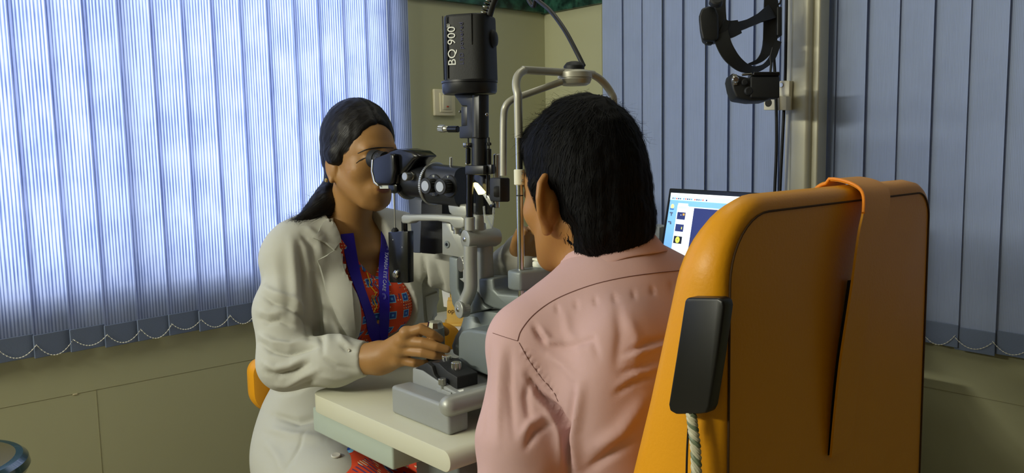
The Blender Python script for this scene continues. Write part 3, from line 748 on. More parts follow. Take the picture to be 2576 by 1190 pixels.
# base: swivel plates, carriage housing
swv = S(1215, 800, -.02); 
lathe('swivel', V(swv.x, swv.y, onz(1200, 836, .90).z), ZUP, [(0, .06), (.012, .062), (.03, .055), (.045, .045), (.075, .035)], M_GREY, SL, seg=40)
extr('swivel_arm', [(1160, 802), (1195, 782), (1235, 784), (1300, 795), (1300, 850), (1225, 850), (1190, 838)], -.075, .012, M_GREY, bev=.004)
CB = -1.265        # left face of the carriage
def B(x, y, X): return onx(x, y, X)
def extx(name, pix, X0, X1, m, bev=.002, seg=2, parent=SL):
    return prism(name, [onx(x, y, X0) for x, y in pix], V(X1-X0, 0, 0), m, parent, bev, seg)
extx('carriage_housing', [(1151, 848), (1160, 832), (1178, 828), (1290, 845), (1290, 955), (1250, 955), (1160, 922), (1151, 912)], -1.275, -1.06, M_GREY, bev=.008, seg=4)
extx('carriage_base', [(1037, 925), (1062, 932), (1130, 978), (1160, 994), (1160, 1028), (1037, 971)], -1.345, -1.02, M_LGREY, bev=.003)
extx('carriage_deck', [(1042, 927), (1074, 912), (1086, 922), (1092, 944), (1110, 964), (1100, 964)], -1.343, -1.328, M_BLKM, bev=.0015)
cbx = extx('control_box', [(1081, 910), (1104, 914), (1124, 933), (1150, 949), (1150, 994), (1120, 974), (1100, 950), (1082, 930)], -1.335, -1.288, M_BLKM, bev=.0025)
for q in (V(-1.306, -1.088, .906), V(-1.313, -1.124, .902)):
    knurl('chrome_knob', q+ZUP*.005, ZUP, .0092, .0135, M_CHR, SL, 22, .0006); cyl('knob_stem', q-ZUP*.004, q+ZUP*.006, .0062, M_CHR, SL, seg=20)
a = onx(1106, 914, -1.325); cyl('chrome_button', a-ZUP*.002, a+ZUP*.003, .005, M_CHR, SL, seg=18)
a = onx(1113, 968, -1.345); knurl('thumb_screw', a, ZUP, .0072, .0115, M_STEEL, SL, 18, .0006); cyl('thumb_screw_stem', a-ZUP*.012, a, .0032, M_STEEL, SL, seg=14)
extx('screw_bracket', [(1098, 975), (1104, 976), (1134, 988), (1134, 1004), (1128, 1004), (1122, 996), (1108, 990), (1098, 990)], -1.348, -1.338, M_LGREY, bev=.001)
lb = extx('rating_label', [(1135, 986), (1166, 979), (1166, 996), (1135, 1003)], -1.338, -1.3375, mat('label_white', rgb(205, 205, 198), .5), bev=0)
extx('label_print', [(1144, 987), (1153, 985), (1153, 990), (1144, 992)], -1.3386, -1.3382, M_BLKM, bev=0, parent=lb)
for dy in (3, 7): extx('label_print', [(1142, 990+dy), (1164, 985+dy), (1164, 987+dy), (1142, 992+dy)], -1.3386, -1.3382, M_BLKM, bev=0, parent=lb)
# rail covers and cross handle
zr = onx(990, 972, -1.385).z
box('rail_cover', (-1.363, -1.107, (TZ+zr)/2), (.044, .172, zr-TZ), M_LGREY, SL, bev=.006, seg=3)
box('rail_cover', (-.985, -1.107, (TZ+zr)/2), (.044, .172, zr-TZ), M_LGREY, SL, bev=.006, seg=3)
ha = onx(1135, 1020, -1.375); rh = 27*sc(ha)
lathe('axle_handle', V(-1.395, ha.y, ha.z), V(1, 0, 0), [(0, rh*.25), (.003, rh*.65), (.008, rh*.88), (.015, rh), (.435, rh), (.442, rh*.88), (.448, rh*.6), (.45, .1*rh)], M_SILV, SL, seg=36)
# joystick
jp = onx(1096, 860, -1.268)
lathe('joystick', jp-ZUP*.05, ZUP, [(0, .012), (.01, .0165), (.05, .0175), (.074, .0175), (.078, .0165)], M_GREY, SL, seg=32)
lathe('joystick_cap', jp+ZUP*.0275, ZUP, [(0, .0165), (.011, .0135), (.0125, .0125)], M_CHR, SL, seg=10, sharp=15)
lathe('joystick_boot', V(jp.x, jp.y, TZ+.03), ZUP, [(0, .03), (.02, .026), (.05, .018)], M_BLKM, SL)
# ------------------------------------------------------------------ orange patient chair
def leather(name, col, dark):
    m = mat(name, col, 0.42, bump=0.12, bscale=220, var=0.05, vscale=5, spec=0.35); return m
M_ORG = leather('orange_leatherette', rgb(222, 152, 18), 0)
M_SEAM = mat('seam_thread', rgb(70, 44, 8), .8)
def rrect(x0, x1, z0, z1, rads, n=10):
    """rounded rectangle, radii for corners (x0z0, x1z0, x1z1, x0z1), counter-clockwise; returns points and outward normals"""
    P = []; N = []
    for (cx, cz, a0, r) in ((x0+rads[0], z0+rads[0], math.pi, rads[0]), (x1-rads[1], z0+rads[1], 1.5*math.pi, rads[1]), (x1-rads[2], z1-rads[2], 0, rads[2]), (x0+rads[3], z1-rads[3], .5*math.pi, rads[3])):
        for i in range(n+1):
            a = a0+.5*math.pi*i/n; P.append((cx+r*math.cos(a), cz+r*math.sin(a))); N.append((math.cos(a), math.sin(a)))
    return P, N
def sub_outline(P, N, k=4):
    Q = []; M_ = []
    for i in range(len(P)):
        a, b = P[i], P[(i+1) % len(P)]; na, nb = N[i], N[(i+1) % len(P)]
        m_ = k*3 if math.hypot(a[0]-b[0], a[1]-b[1]) > .1 else 1
        for j in range(m_):
            t = j/m_; Q.append((a[0]+(b[0]-a[0])*t, a[1]+(b[1]-a[1])*t)); M_.append((na[0]+(nb[0]-na[0])*t, na[1]+(nb[1]-na[1])*t))
    return Q, M_
def pad_loft(name, P, N, layers, yf, m, parent, dome0=0.0, dome1=0.0):
    bm = bmesh.new(); rings = []
    cx = sum(p[0] for p in P)/len(P); cz = sum(p[1] for p in P)/len(P)
    lay = [(layers[0][0], layers[0][1], f) for f in (.25, .6, .85)] + [(s, i, 1.0) for s, i in layers] + [(layers[-1][0], layers[-1][1], f) for f in (.85, .6, .25)]
    nl = len(lay)
    for li, (s, ins, f) in enumerate(lay):
        rg = []
        for p, nn in zip(P, N):
            x = p[0]-nn[0]*ins; z = p[1]-nn[1]*ins
            x = cx+(x-cx)*f; z = cz+(z-cz)*f
            y = yf(x, z, s)
            if f < 1: y += (-dome0 if li < 3 else dome1)*(1-f*f)
            rg.append(bm.verts.new((x, y, z)))
        rings.append(rg)
    n = len(P)
    for a, b in zip(rings, rings[1:]):
        for i in range(n): bm.faces.new((a[i], a[(i+1) % n], b[(i+1) % n], b[i]))
    bm.faces.new(list(reversed(rings[0]))); bm.faces.new(rings[-1])
    return finish(bm, name, m, parent, sharp=60)
chair = thing('examination_chair', 'large orange leatherette examination chair seen from behind, man sitting in it', 'chair', (-1.18, -1.62, 0))
YR = -1.772
def chair_y(x, z, s):
    t = max(0.0, min(1.0, (1.228-z)/0.5)); th = 0.05+0.135*t+0.03*max(0, (1.0-z))
    return YR + th*s + 0.010*math.sin(max(0, min(1, (z-.8)/.4))*math.pi)*0
P, N = rrect(-1.452, -0.928, 0.50, 1.233, (.05, .05, .048, .085)); P, N = sub_outline(P, N)
pad_loft('backrest', P, N, [(0, .016), (.01, .008), (.04, .002), (.16, -.004), (.5, -.008), (.8, 0), (.93, .008), (1.0, .026)], chair_y, M_ORG, chair, dome0=.008, dome1=0)
# seam round the back panel
def seam_path(s, ins, lift):
    pts = []
    for p, nn in zip(P, N):
        x = p[0]-nn[0]*ins; z = p[1]-nn[1]*ins
        pts.append(V(x, chair_y(x, z, s)-lift, z))
    return [p for p in pts if p.z > .62]
sp_ = [V(p[0]-nn[0]*.0105, YR-.0005, p[1]-nn[1]*.0105) for p, nn in zip(P, N)]
i0 = min(range(len(sp_)), key=lambda i: (sp_[i]-V(-.92, YR, .6)).length); sp_ = sp_[i0:]+sp_[:i0]
sp_ = [p for p in sp_ if p.z > .6]
tube('seam', sp_, .0013, M_SEAM, chair, n=1, seg=6)
# strap over the top and down the back
stp = []
back_ = [(2149, 640, -1.796), (2140, 710, -1.797), (2128, 790, -1.796), (2110, 910, -1.792), (2096, 1040, -1.788), (2086, 1150, -1.783)]
L_ = [V(-1.150, -1.695, 1.195), V(-1.152, -1.703, 1.228), V(-1.155, -1.722, 1.2445), V(-1.158, -1.750, 1.2450), V(-1.164, -1.777, 1.2345), V(-1.182, -1.789, 1.213), V(-1.2, -1.7935, 1.190)] + [ony(x, y, Y) for x, y, Y in back_]
wd = [.075, .075, .075, .075, .074, .072, .068, .062, .058, .056, .055, .054, .054]
L_ = smooth_path(L_, 5); wd_ = [wd[min(len(wd)-1, int(i/5))]+(wd[min(len(wd)-1, int(i/5)+1)]-wd[min(len(wd)-1, int(i/5))])*((i % 5)/5) for i in range(len(L_))]
bm = bmesh.new(); cen = [p+V(w_/2, 0, 0) for p, w_ in zip(L_, wd_)]; nrm = []
for i in range(len(cen)):
    t = (cen[min(i+1, len(cen)-1)]-cen[max(0, i-1)]).normalized(); n_ = t.cross(V(1, 0, 0)).normalized()
    nrm.append(n_ if n_.dot(CAM-cen[i]) > 0 else -n_)
ribbon_bm(bm, cen, [V(1, 0, 0)]*len(cen), wd_, .003, nrm)
strap = finish(bm, 'strap', M_ORG, chair, sharp=50)
tube('piping', [p+n_*.003-V(.001, 0, 0) for p, n_ in list(zip(L_, nrm))[4:27]], .0022, mat('orange_piping', rgb(236, 140, 30), .4), strap, n=1, seg=8)
dark_strip = [ony(x, y, YR-.0085) for x, y in ((2136, 706), (2149, 704), (2141, 760), (2121, 900), (2104, 1040), (2094, 1140), (2084, 1146), (2092, 1040), (2108, 900), (2126, 780))]
prism('dark_strip', dark_strip, V(0, .002, 0), mat('strip_black', rgb(10, 7, 4), .9), chair)  # narrow black strip on the back panel, along the strap's left edge
# seat and pedestal below the frame
P2, N2 = rrect(-1.44, -0.94, -1.62, -1.12, (.08, .08, .08, .08)); P2, N2 = sub_outline(P2, N2)
bm = bmesh.new(); rg = []
for z, ins in ((.40, .02), (.41, 0), (.50, 0), (.515, .02)): rg.append([bm.verts.new((p[0]-n[0]*ins, p[1]-n[1]*ins, z)) for p, n in zip(P2, N2)])
for a, b in zip(rg, rg[1:]):
    for i in range(len(P2)): bm.faces.new((a[i], a[(i+1) % len(P2)], b[(i+1) % len(P2)], b[i]))
bm.faces.new(list(reversed(rg[0]))); bm.faces.new(rg[-1]); finish(bm, 'seat', M_ORG, chair)
box('seat_frame', (-1.18, -1.44, .37), (.42, .50, .05), M_BLKM, chair, bev=.01)
box('back_bracket', (-1.18, -1.70, .48), (.2, .05, .30), M_BLKM, chair, bev=.01)
lathe('pedestal', (-1.18, -1.40, 0), ZUP, [(0, .19), (.02, .20), (.04, .18), (.06, .08), (.35, .08)], M_LGREY, chair)
# hand control hanging on the chair's left side
hcp = [(1722, 757), (1728, 749), (1805, 750), (1818, 757), (1821, 772), (1805, 890), (1783, 1025), (1776, 1040), (1760, 1042), (1700, 1043), (1684, 1034), (1681, 1018), (1700, 900)]
HX = -1.480
pts = [onx(x, y, HX) for x, y in hcp]
hc = thing('hand_control', 'black rounded hand control fixed on the left side of the orange chair', 'remote control', pts[9])
prism('case', pts, V(.018, 0, 0), mat('control_black', rgb(6, 6, 7), .38), hc, bev=.005, seg=3)
M_BRAID = mat('braid_pale', rgb(190, 186, 160), .5, var=.2, vscale=90); M_BRAIDG = mat('braid_green', rgb(110, 122, 96), .5)
c0 = [onx(x, y, -1.476) for x, y in ((1739, 1040), (1744, 1080), (1750, 1130), (1752, 1190), (1753, 1260), (1740, 1400))]
cp = smooth_path(c0, 14)
for k in range(3):
    bm = bmesh.new(); q = []
    for i, p in enumerate(cp):
        a = i*0.55+k*2.094; q.append(p+V(-.0035*math.sin(a)*.7, .0035*math.cos(a), 0))
    tube_bm(bm, q, .0030, 8); finish(bm, 'braided_cord', (M_BRAID, M_BRAIDG, M_BRAID)[k], hc)
tube('wire', [onx(x, y, -1.474) for x, y in ((1735, 1040), (1731, 1090), (1728, 1150), (1726, 1250))], .0012, M_CABLE, hc, seg=6)
# ------------------------------------------------------------------ doctor's chair
dch = thing('office_chair', 'orange low-backed chair the woman in the white coat sits on', 'chair', (-1.2, -.5, 0))
P, N = rrect(-1.412, -0.797, 0.690, 0.818, (.055, .055, .05, .03), 8); P, N = sub_outline(P, N)
pad_loft('backrest', P, N, [(0, .012), (.1, .003), (.5, 0), (.9, .003), (1, .012)], lambda x, z, s: -.405-.045*s-.10*((x+1.09)/.3)**2*0.35, M_ORG, dch)
P, N = rrect(-1.36, -.84, -.72, -.42, (.08, .08, .06, .06)); P, N = sub_outline(P, N)
bm = bmesh.new(); rg = []
for z, ins in ((.42, .02), (.43, 0), (.49, 0), (.50, .02)): rg.append([bm.verts.new((p[0]-n[0]*ins, p[1]-n[1]*ins, z)) for p, n in zip(P, N)])
for a, b in zip(rg, rg[1:]):
    for i in range(len(P)): bm.faces.new((a[i], a[(i+1) % len(P)], b[(i+1) % len(P)], b[i]))
bm.faces.new(list(reversed(rg[0]))); bm.faces.new(rg[-1]); finish(bm, 'seat', M_ORG, dch)
for xx in (-1.2, -.98): box('back_support', (xx, -.412, .60), (.04, .02, .36), M_BLKM, dch, bev=.004)
cyl('column', (-1.1, -.57, .05), (-1.1, -.57, .43), .03, M_BLKM, dch)
for k in range(5):
    a = 2*math.pi*k/5+.3; box('leg', (-1.1+.13*math.cos(a), -.57+.13*math.sin(a), .04), (.27, .04, .03), M_BLKM, dch, M=Matrix.Rotation(a, 3, 'Z'), bev=.006)
# ------------------------------------------------------------------ round stool at the left edge
st_c = (-2.010, -0.408); SZ = .72
stl = thing('stool', 'dark round stool seat with a glossy teal rim at the left edge', 'stool', (*st_c, 0))
M_TEAL = mat('stool_rim_teal', rgb(28, 62, 66), .2, coat=.5); M_STOP = mat('stool_top', rgb(96, 88, 50), .3, spec=.5)
lathe('rim', (*st_c, SZ-.045), ZUP, [(0, .135), (.010, .150), (.022, .156), (.036, .153), (.044, .144), (.045, .135)], M_TEAL, stl, seg=64)
lathe('cushion', (*st_c, SZ-.004), ZUP, [(0, .146), (.003, .143), (.005, .12), (.006, .02)], M_STOP, stl, seg=64)
lathe('underside', (*st_c, SZ-.075), ZUP, [(0, .09), (.01, .12), (.032, .14)], mat('stool_wood', rgb(92, 52, 28), .5), stl, seg=48)
cyl('column', (*st_c, .05), (*st_c, SZ-.07), .022, M_STEEL, stl)
for k in range(4):
    a = math.pi/2*k+.4; box('leg', (st_c[0]+.11*math.cos(a), st_c[1]+.11*math.sin(a), .03), (.24, .03, .03), M_STEEL, stl, M=Matrix.Rotation(a, 3, 'Z'), bev=.005)
# ------------------------------------------------------------------ corner desk and what stands on it
DZ = .75
desk = thing('desk', 'pale desk along the side wall carrying the monitor', 'desk', (-.38, -.75, 0))
box('desk_top', (-.475, -.755, DZ-.015), (.56, 1.40, .03), mat('desk_laminate', rgb(205, 202, 188), .45), desk, bev=.004)
for x, y in ((-.475, -.08), (-.475, -1.43)): box('side_panel', (x, y, (DZ-.03)/2), (.54, .025, DZ-.03), M_TSIDE, desk, bev=.002)
box('back_panel', (-.215, -.755, .45), (.02, 1.3, .5), M_TSIDE, desk, bev=.002)
# monitor
mon = thing('monitor', 'flat black-framed monitor showing eye pictures, behind the orange chair', 'monitor', (-.33, -1.09, DZ))
ml, mr, mb = onx(1683, 473, -.35), onx(1990, 489, -.44), onx(1662, 640, -.385)
mxv = (mr-ml).normalized(); mzv = (ml-mb); mzv = (mzv-mxv*mzv.dot(mxv)).normalized(); myv = mxv.cross(mzv)      # mxv to image right, myv away from camera?
if myv.dot(CF) < 0: myv = -myv
MW, MH = .50, .31
def mp(u, v, d=0.0): return ml + mxv*u - mzv*v + myv*d
MM = Matrix((mxv, myv, mzv)).transposed()
box('bezel', mp(MW/2, MH/2, .012), (MW, .022, MH), mat('bezel_black', rgb(22, 27, 34), .35), mon, M=MM, bev=.003)
box('rear_shell', mp(MW/2, MH/2, .035), (MW*.7, .03, MH*.7), M_BLKM, mon, M=MM, bev=.008)
pst = mp(MW/2, MH*.8, .04); cyl('stand_neck', V(pst.x, pst.y, DZ+.01), pst, .02, M_BLKM, mon)
lathe('stand_foot', (pst.x, pst.y, DZ), ZUP, [(0, .10), (.008, .10), (.012, .09), (.014, .03)], M_BLKM, mon)
def emat(nm, c, s=0.9): return mat('screen_'+nm, c, .3, emit=c, estr=s)
bz = .0125
scr = box('screen', mp(MW/2, MH/2, .0012), (MW-2*bz, .003, MH-2*bz), emat('blue', rgb(128, 188, 240), .85), mon, M=MM)
SWd = MW-2*bz
def pane(nm, u0, u1, v0, v1, mm, lvl=1):
    return box(nm, mp(bz+(u0+u1)/2, bz+(v0+v1)/2, -.0003-.0004*lvl), (u1-u0, .0006, v1-v0), mm, scr, M=MM)
WHT = emat('white', rgb(236, 246, 246), .95); PALE = emat('pale', rgb(206, 232, 250), .9); NAVY = emat('navy', rgb(42, 52, 110), .7); GRY = emat('grey', rgb(90, 110, 130), .6); BLK_ = emat('black', rgb(20, 22, 30), .3)
KX, KY = 1/720.0, 1/1075.0     # metres per photo pixel along and down the screen
def px_pane(nm, x0, y0, x1, y1, mm, lvl=1):        # photo pixels measured from the screen's upper left corner, along its edges
    pane(nm, x0*KX, min(SWd, x1*KX), y0*KY, min(MH-2*bz, y1*KY), mm, lvl)
px_pane('title_bar', 0, 0, 600, 7, WHT); px_pane('menu_bar', 0, 7, 600, 21, PALE)
for i in range(16): px_pane('toolbar_icon', 7+i*5.5+(i//5)*4, 14, 10+i*5.5+(i//5)*4, 18, (GRY, NAVY, emat('red', rgb(220, 90, 60), .8), emat('sky', rgb(90, 160, 230), .8))[(i*7) % 4], 2)
px_pane('panel', 25, 35, 56, 340, WHT); px_pane('panel', 56, 37, 600, 340, WHT); px_pane('tab', 26, 29, 54, 35, WHT); px_pane('image_area', 73, 40, 600, 340, NAVY, 2); px_pane('panel_head', 27, 37, 52, 45, PALE, 2)
YEL = emat('yellow', rgb(236, 240, 90), .95); ORA = emat('orange', rgb(236, 170, 60), .9)
for j, y in enumerate((55, 90, 125)): px_pane('thumbnail', 28, y, 51, y+21, NAVY if j < 2 else BLK_, 2)
px_pane('thumbnail_spot', 44, 58, 49, 64, ORA, 3); px_pane('thumbnail_spot', 38, 62, 40, 64, WHT, 3); px_pane('thumbnail_spot', 45, 97, 47, 104, YEL, 3)
q = mp(bz+39.5*KX, bz+135.5*KY, -.0022); cyl('thumbnail_disc', q, q+myv*.0008, 9.2*KY, YEL, scr, seg=24); cyl('thumbnail_dot', q-myv*.0004, q, 2*KY, emat('green', rgb(120, 150, 30), .7), scr, seg=12)
q = mp(bz+10*KX, bz+40*KY, -.0012); cyl('patient_icon', q, q+myv*.0008, 7*KY, emat('cream', rgb(250, 230, 150), .9), scr, seg=20)
px_pane('icon', 4, 46, 15, 50, emat('iconblue', rgb(40, 110, 180), .8), 2); px_pane('icon', 5, 57, 14, 61, GRY, 2); px_pane('icon', 9, 61, 12, 68, GRY, 2); px_pane('icon', 4, 84, 13, 88, GRY, 2); px_pane('icon', 10, 88, 14, 93, GRY, 2)
# foil-wrapped parcel
fb0 = onx(1600, 568, -.36); fb1 = onx(1655, 570, -.36)
def foil():
    bm = bmesh.new(); W_ = (fb0-fb1).length+.05; box_bm(bm, (0, 0, 0), (.07, W_, fb0.z-DZ))
    bmesh.ops.subdivide_edges(bm, edges=bm.edges[:], cuts=9, use_grid_fill=True)
    rr = random.Random(5)
    for v in bm.verts: v.co += Vector((rr.uniform(-1, 1), rr.uniform(-1, 1), rr.uniform(-1, 1)))*.0028*(1 if v.co.z > -.14 else .2)
    c = (fb0+fb1)/2
    for v in bm.verts: v.co += Vector((c.x+.035, c.y+.02, (fb0.z+DZ)/2))
    return finish(bm, 'parcel', mat('foil_silver', rgb(190, 190, 172), .3, metal=.5, bump=.5, bscale=70), smooth=True, sharp=20)
tag(foil(), 'crinkled silver wrapped parcel between the man\'s head and the monitor', 'parcel')
# wooden desk organiser with lettering
wx, wy = -.640, -.255
org = thing('wooden_organiser', 'small pale wooden organiser with brown lettering and papers in its slots', 'desk organiser', (wx, wy, DZ))
M_WOOD = mat('pale_wood', rgb(214, 172, 84), .45, var=.12, vscale=30); M_BRN = mat('print_brown', rgb(92, 60, 24), .6)
Mo = Matrix.Rotation(math.radians(-38), 3, 'Z'); ox = Mo@V(1, 0, 0); oy = Mo@V(0, 1, 0)
def oP(u, v, z): return V(wx, wy, DZ)+ox*u+oy*v+ZUP*z
prism('base', [oP(-.04, -.03, 0), oP(.045, -.03, 0), oP(.045, .045, 0), oP(-.04, .045, 0)], ZUP*.009, M_WOOD, org, bev=.003)
prism('front_block', [oP(-.034, -.024, .009), oP(.036, -.024, .009), oP(.020, -.024, .036), oP(.016, -.024, .075), oP(-.030, -.024, .079)], oy*.020, M_WOOD, org, bev=.001)
prism('middle_block', [oP(-.034, .0, .009), oP(.036, .0, .009), oP(.020, .0, .036), oP(.016, .0, .081), oP(-.028, .0, .085)], oy*.014, M_WOOD, org, bev=.001)
prism('rear_block', [oP(-.034, .018, .009), oP(.036, .018, .009), oP(.020, .018, .036), oP(.016, .018, .088), oP(-.026, .018, .092)], oy*.014, M_WOOD, org, bev=.001)
text('lettering', 'optive', .0205, oP(-.030, -.0246, .048), ox, ZUP, M_BRN, org)
pap = prism('paper', [oP(-.042, .016, .055), oP(-.022, .016, .05), oP(-.022, .016, .105), oP(-.047, .016, .112)], oy*.0015, mat('paper_white', rgb(226, 230, 232), .7), org)
M_LIME = mat('note_lime', rgb(214, 226, 60), .7)
q = onz(1150, 842, DZ+.012); tag(box('notepad', (q.x, q.y, DZ+.006), (.09, .12, .012), mat('pad_white', rgb(232, 232, 224), .7), bev=.001), 'white note pad on the desk before the wooden organiser', 'note pad')
tag(box('sticky_note', (q.x-.01, q.y-.005, DZ+.0135), (.05, .07, .003), M_LIME, M=Matrix.Rotation(.2, 3, 'Z')), 'lime yellow sticky note on the white note pad', 'sticky note')
# ------------------------------------------------------------------ pole stand with head-worn ophthalmoscope
PX = -.14
pl_ = onx(1970, 300, PX); pr_ = onx(2056, 300, PX)
M_ALU = mat('pole_champagne', rgb(186, 182, 158), .45, metal=.25, var=.02)
pole = thing('pole_stand', 'tall champagne metal pole stand behind the orange chair', 'stand', (PX, (pl_.y+pr_.y)/2, 0))
Mv = Matrix.Rotation(math.atan2(-CF.x, CF.y)*0.0, 3, 'Z')
y0, y1 = onx(1984, 300, PX).y, onx(2033, 300, PX).y
box('profile', (PX+.03, (y0+y1)/2, 1.3), (.06, abs(y1-y0), 2.6), M_ALU, pole, bev=.012, seg=4)
y2 = onx(2037, 300, PX+.02).y; y3 = onx(2058, 300, PX+.02).y
box('profile', (PX+.045, (y2+y3)/2, 1.3), (.05, abs(y3-y2), 2.6), M_ALU, pole, bev=.004)
y4, y5 = onx(1968, 300, PX).y, onx(1984, 300, PX).y
box('flange', (PX+.03, (y4+y5)/2, 1.3), (.02, abs(y5-y4)+.006, 2.6), mat('pole_pale', rgb(205, 203, 186), .45), pole, bev=.003)
box('foot_plate', (PX+.035, -1.14, .012), (.11, .34, .024), M_ALU, pole, bev=.006)
bk = thing('hanger_bracket', 'cream hanger bracket with a round hole screwed to the pole', 'bracket', onx(1962, 240, PX-.03))
XB_ = PX-.019
M_CRM = mat('bracket_cream', rgb(222, 216, 188), .4)
prism('plate', [onx(x, y, XB_) for x, y in ((1957, 210), (1962, 203), (1986, 203), (1984, 277), (1955, 277), (1955, 244))], V(.018, 0, 0), M_CRM, bk, bev=.002)
prism('block', [onx(x, y, XB_-.022) for x, y in ((1921, 242), (1978, 242), (1978, 277), (1921, 277))], V(.026, 0, 0), M_CRM, bk, bev=.002)
q = onx(1966, 214, XB_); cyl('screw', q-V(.003, 0, 0), q, .0065, M_STEEL, bk, seg=20)
q = onx(1933, 259, XB_-.022); cyl('hole', q-V(.0008, 0, 0), q+V(.002, 0, 0), .0105, mat('hole_dark', rgb(40, 38, 30), .8), bk, seg=28)
for nm, pth, lab in (('cable', ((1940, -40), (1944, 60), (1946, 130), (1950, 200), (1953, 280), (1953, 380), (1949, 480), (1946, 600), (1940, 760)), 'black cable hanging loosely in front of the pole'),
                     ('cable', ((1979, -40), (1977, 100), (1975, 200), (1971, 300), (1966, 400), (1962, 480), (1955, 620), (1950, 760)), 'black cable running tight along the pale edge of the pole'),
                     ('cable', ((2044, 300), (2044, 370), (2048, 400), (2045, 440), (2040, 480), (2038, 600), (2036, 760)), 'short black cable emerging behind the right side of the pole')):
    Xc = PX-.05 if 'loosely' in lab else (PX-.004 if 'tight' in lab else PX+.06)
    P_ = [onx(x, y, Xc) for x, y in pth]
    tag(tube(nm, P_, .0042 if 'short' not in lab else .0035, M_CABLE, seg=10), lab, 'cable', 'cables on the pole')
q = dep(1880, -74, 2.06)
hk = cyl('hook', V(PX+.0, -1.135, q.z), q-V(.0, 0, 0), .006, M_STEEL, pole, seg=14); cyl('hook_tip', q, q+ZUP*.03, .006, M_STEEL, hk, seg=14)
# headset
HD = 2.06
hs = thing('ophthalmoscope_headset', 'black head-worn ophthalmoscope hanging beside the pole', 'headset', dep(1880, 250, HD))
M_HB = mat('headband_black', rgb(24, 26, 27), .5, bump=.05, bscale=300)
def band(nm, pix, thick=.006, yaw=0.0):
    """broad strap: pixel path with the strap's width in pixels and a depth offset"""
    n = 7; pts = smooth_path([dep(x, y, HD+dz) for x, y, w_, dz in pix], n); wl_ = [q[2]*HD/FPX for q in pix]; bm = bmesh.new(); nr = []; sd = []; ws = []
    for i in range(len(pts)):
        t = (pts[min(i+1, len(pts)-1)]-pts[max(0, i-1)]).normalized()
        s = t.cross(CF+CR*yaw); s = (s-t*s.dot(t)).normalized(); sd.append(s); nr.append(t.cross(s).normalized())
        k, fr = min(i//n, len(wl_)-2), (i/n-min(i//n, len(wl_)-2)); ws.append(wl_[k]+(wl_[k+1]-wl_[k])*fr)
    ribbon_bm(bm, pts, sd, ws, thick, nr); return finish(bm, nm, M_HB, hs, sharp=50)
band('headband', [(1818, -30, 20, 0), (1812, 10, 24, -.01), (1812, 60, 30, -.02), (1816, 100, 38, -.03), (1834, 138, 36, -.03), (1862, 166, 28, -.02), (1892, 176, 16, -.005), (1920, 168, 12, .02), (1942, 145, 16, .035), (1956, 105, 18, .045)], .006)
band('headband', [(1880, 164, 6, .02), (1905, 155, 12, .03), (1922, 138, 22, .035), (1934, 110, 34, .045), (1938, 80, 38, .045), (1940, 40, 42, .045), (1938, 0, 34, .04), (1936, -40, 34, .04)], .006)
band('headband', [(1817, -22, 20, 0), (1828, -58, 20, .0), (1862, -84, 20, .01), (1905, -80, 22, .025), (1932, -50, 28, .04), (1937, -30, 34, .04)], .006)
band('cross_strap', [(1812, 66, 36, -.025), (1830, 76, 44, -.02), (1856, 70, 34, -.012)], .010)
band('cross_strap', [(1850, 70, 24, -.015), (1880, 60, 20, .0), (1910, 46, 24, .02), (1940, 30, 40, .04)], .006)
def dbox(nm, x0, y0, x1, y1, dz, th, bev, m=M_HB, parent=hs):
    a = dep(x0, y0, HD+dz); pts = [dep(x, y, HD+dz) for x, y in ((x0, y0), (x1, y0), (x1, y1), (x0, y1))]
    return prism(nm, pts, CF*th, m, parent, bev=bev, seg=4)
pt = [dep(x, y, HD-.045) for x, y in ((1765, 20), (1785, 13), (1800, 18), (1808, 38), (1808, 98), (1796, 103), (1767, 101), (1761, 72), (1758, 40))]
prism('rear_pad', pt, CF*.045+CR*.01, M_HB, hs, bev=.012, seg=4)
dbox('pad_clip', 1776, 100, 1795, 111, -.03, .02, .004)
lathe('size_knob', dep(1800, 10, HD-.05), -CF+CU*.8, [(0, .016), (.01, .016), (.013, .012)], M_HB, hs)
dbox('temple_block', 1955, 16, 1968, 90, .03, .03, .003)
ob = [dep(x, y, HD-.035) for x, y in ((1842, 182), (1862, 190), (1890, 196), (1962, 182), (1962, 240), (1925, 252), (1890, 253), (1852, 247), (1843, 225), (1838, 200))]
prism('optics_box', ob, CF*.06, M_HB, hs, bev=.006, seg=3)
dbox('optics_cover', 1888, 192, 1962, 246, -.043, .03, .004, M_BLKM)
dbox('optics_hood', 1895, 180, 1963, 190, -.045, .05, .003, M_BLKG)
q = dep(1849, 201, HD-.038); lathe('adjusting_knob', q, -CF, [(0, .0085), (.006, .009), (.009, .006)], M_CHR, hs, seg=20)
prism('hinge_plate', [dep(x, y, HD-.037) for x, y in ((1843, 187), (1853, 187), (1854, 214), (1845, 215))], -CF*.003, M_STEEL, hs, bev=.001)
for x, y, r in ((1872, 208, .008), (1882, 230, .011)): q = dep(x, y, HD-.036); lathe('lens_knob', q, -CF, [(0, r), (.006, r), (.009, r*.7)], M_BLKM, hs, seg=20)
cyl('hinge_pin', dep(1866, 188, HD-.02), dep(1892, 186, HD-.02), .003, M_CHR, hs, seg=12)
tube('lead', [dep(x, y, HD) for x, y in ((1938, 182), (1940, 160), (1938, 145), (1944, 120))], .003, M_CABLE, hs, seg=8)
tube('lead', [dep(x, y, HD+.02) for x, y in ((1955, 10), (1962, 8), (1966, -10))], .0025, M_CABLE, hs, seg=8)
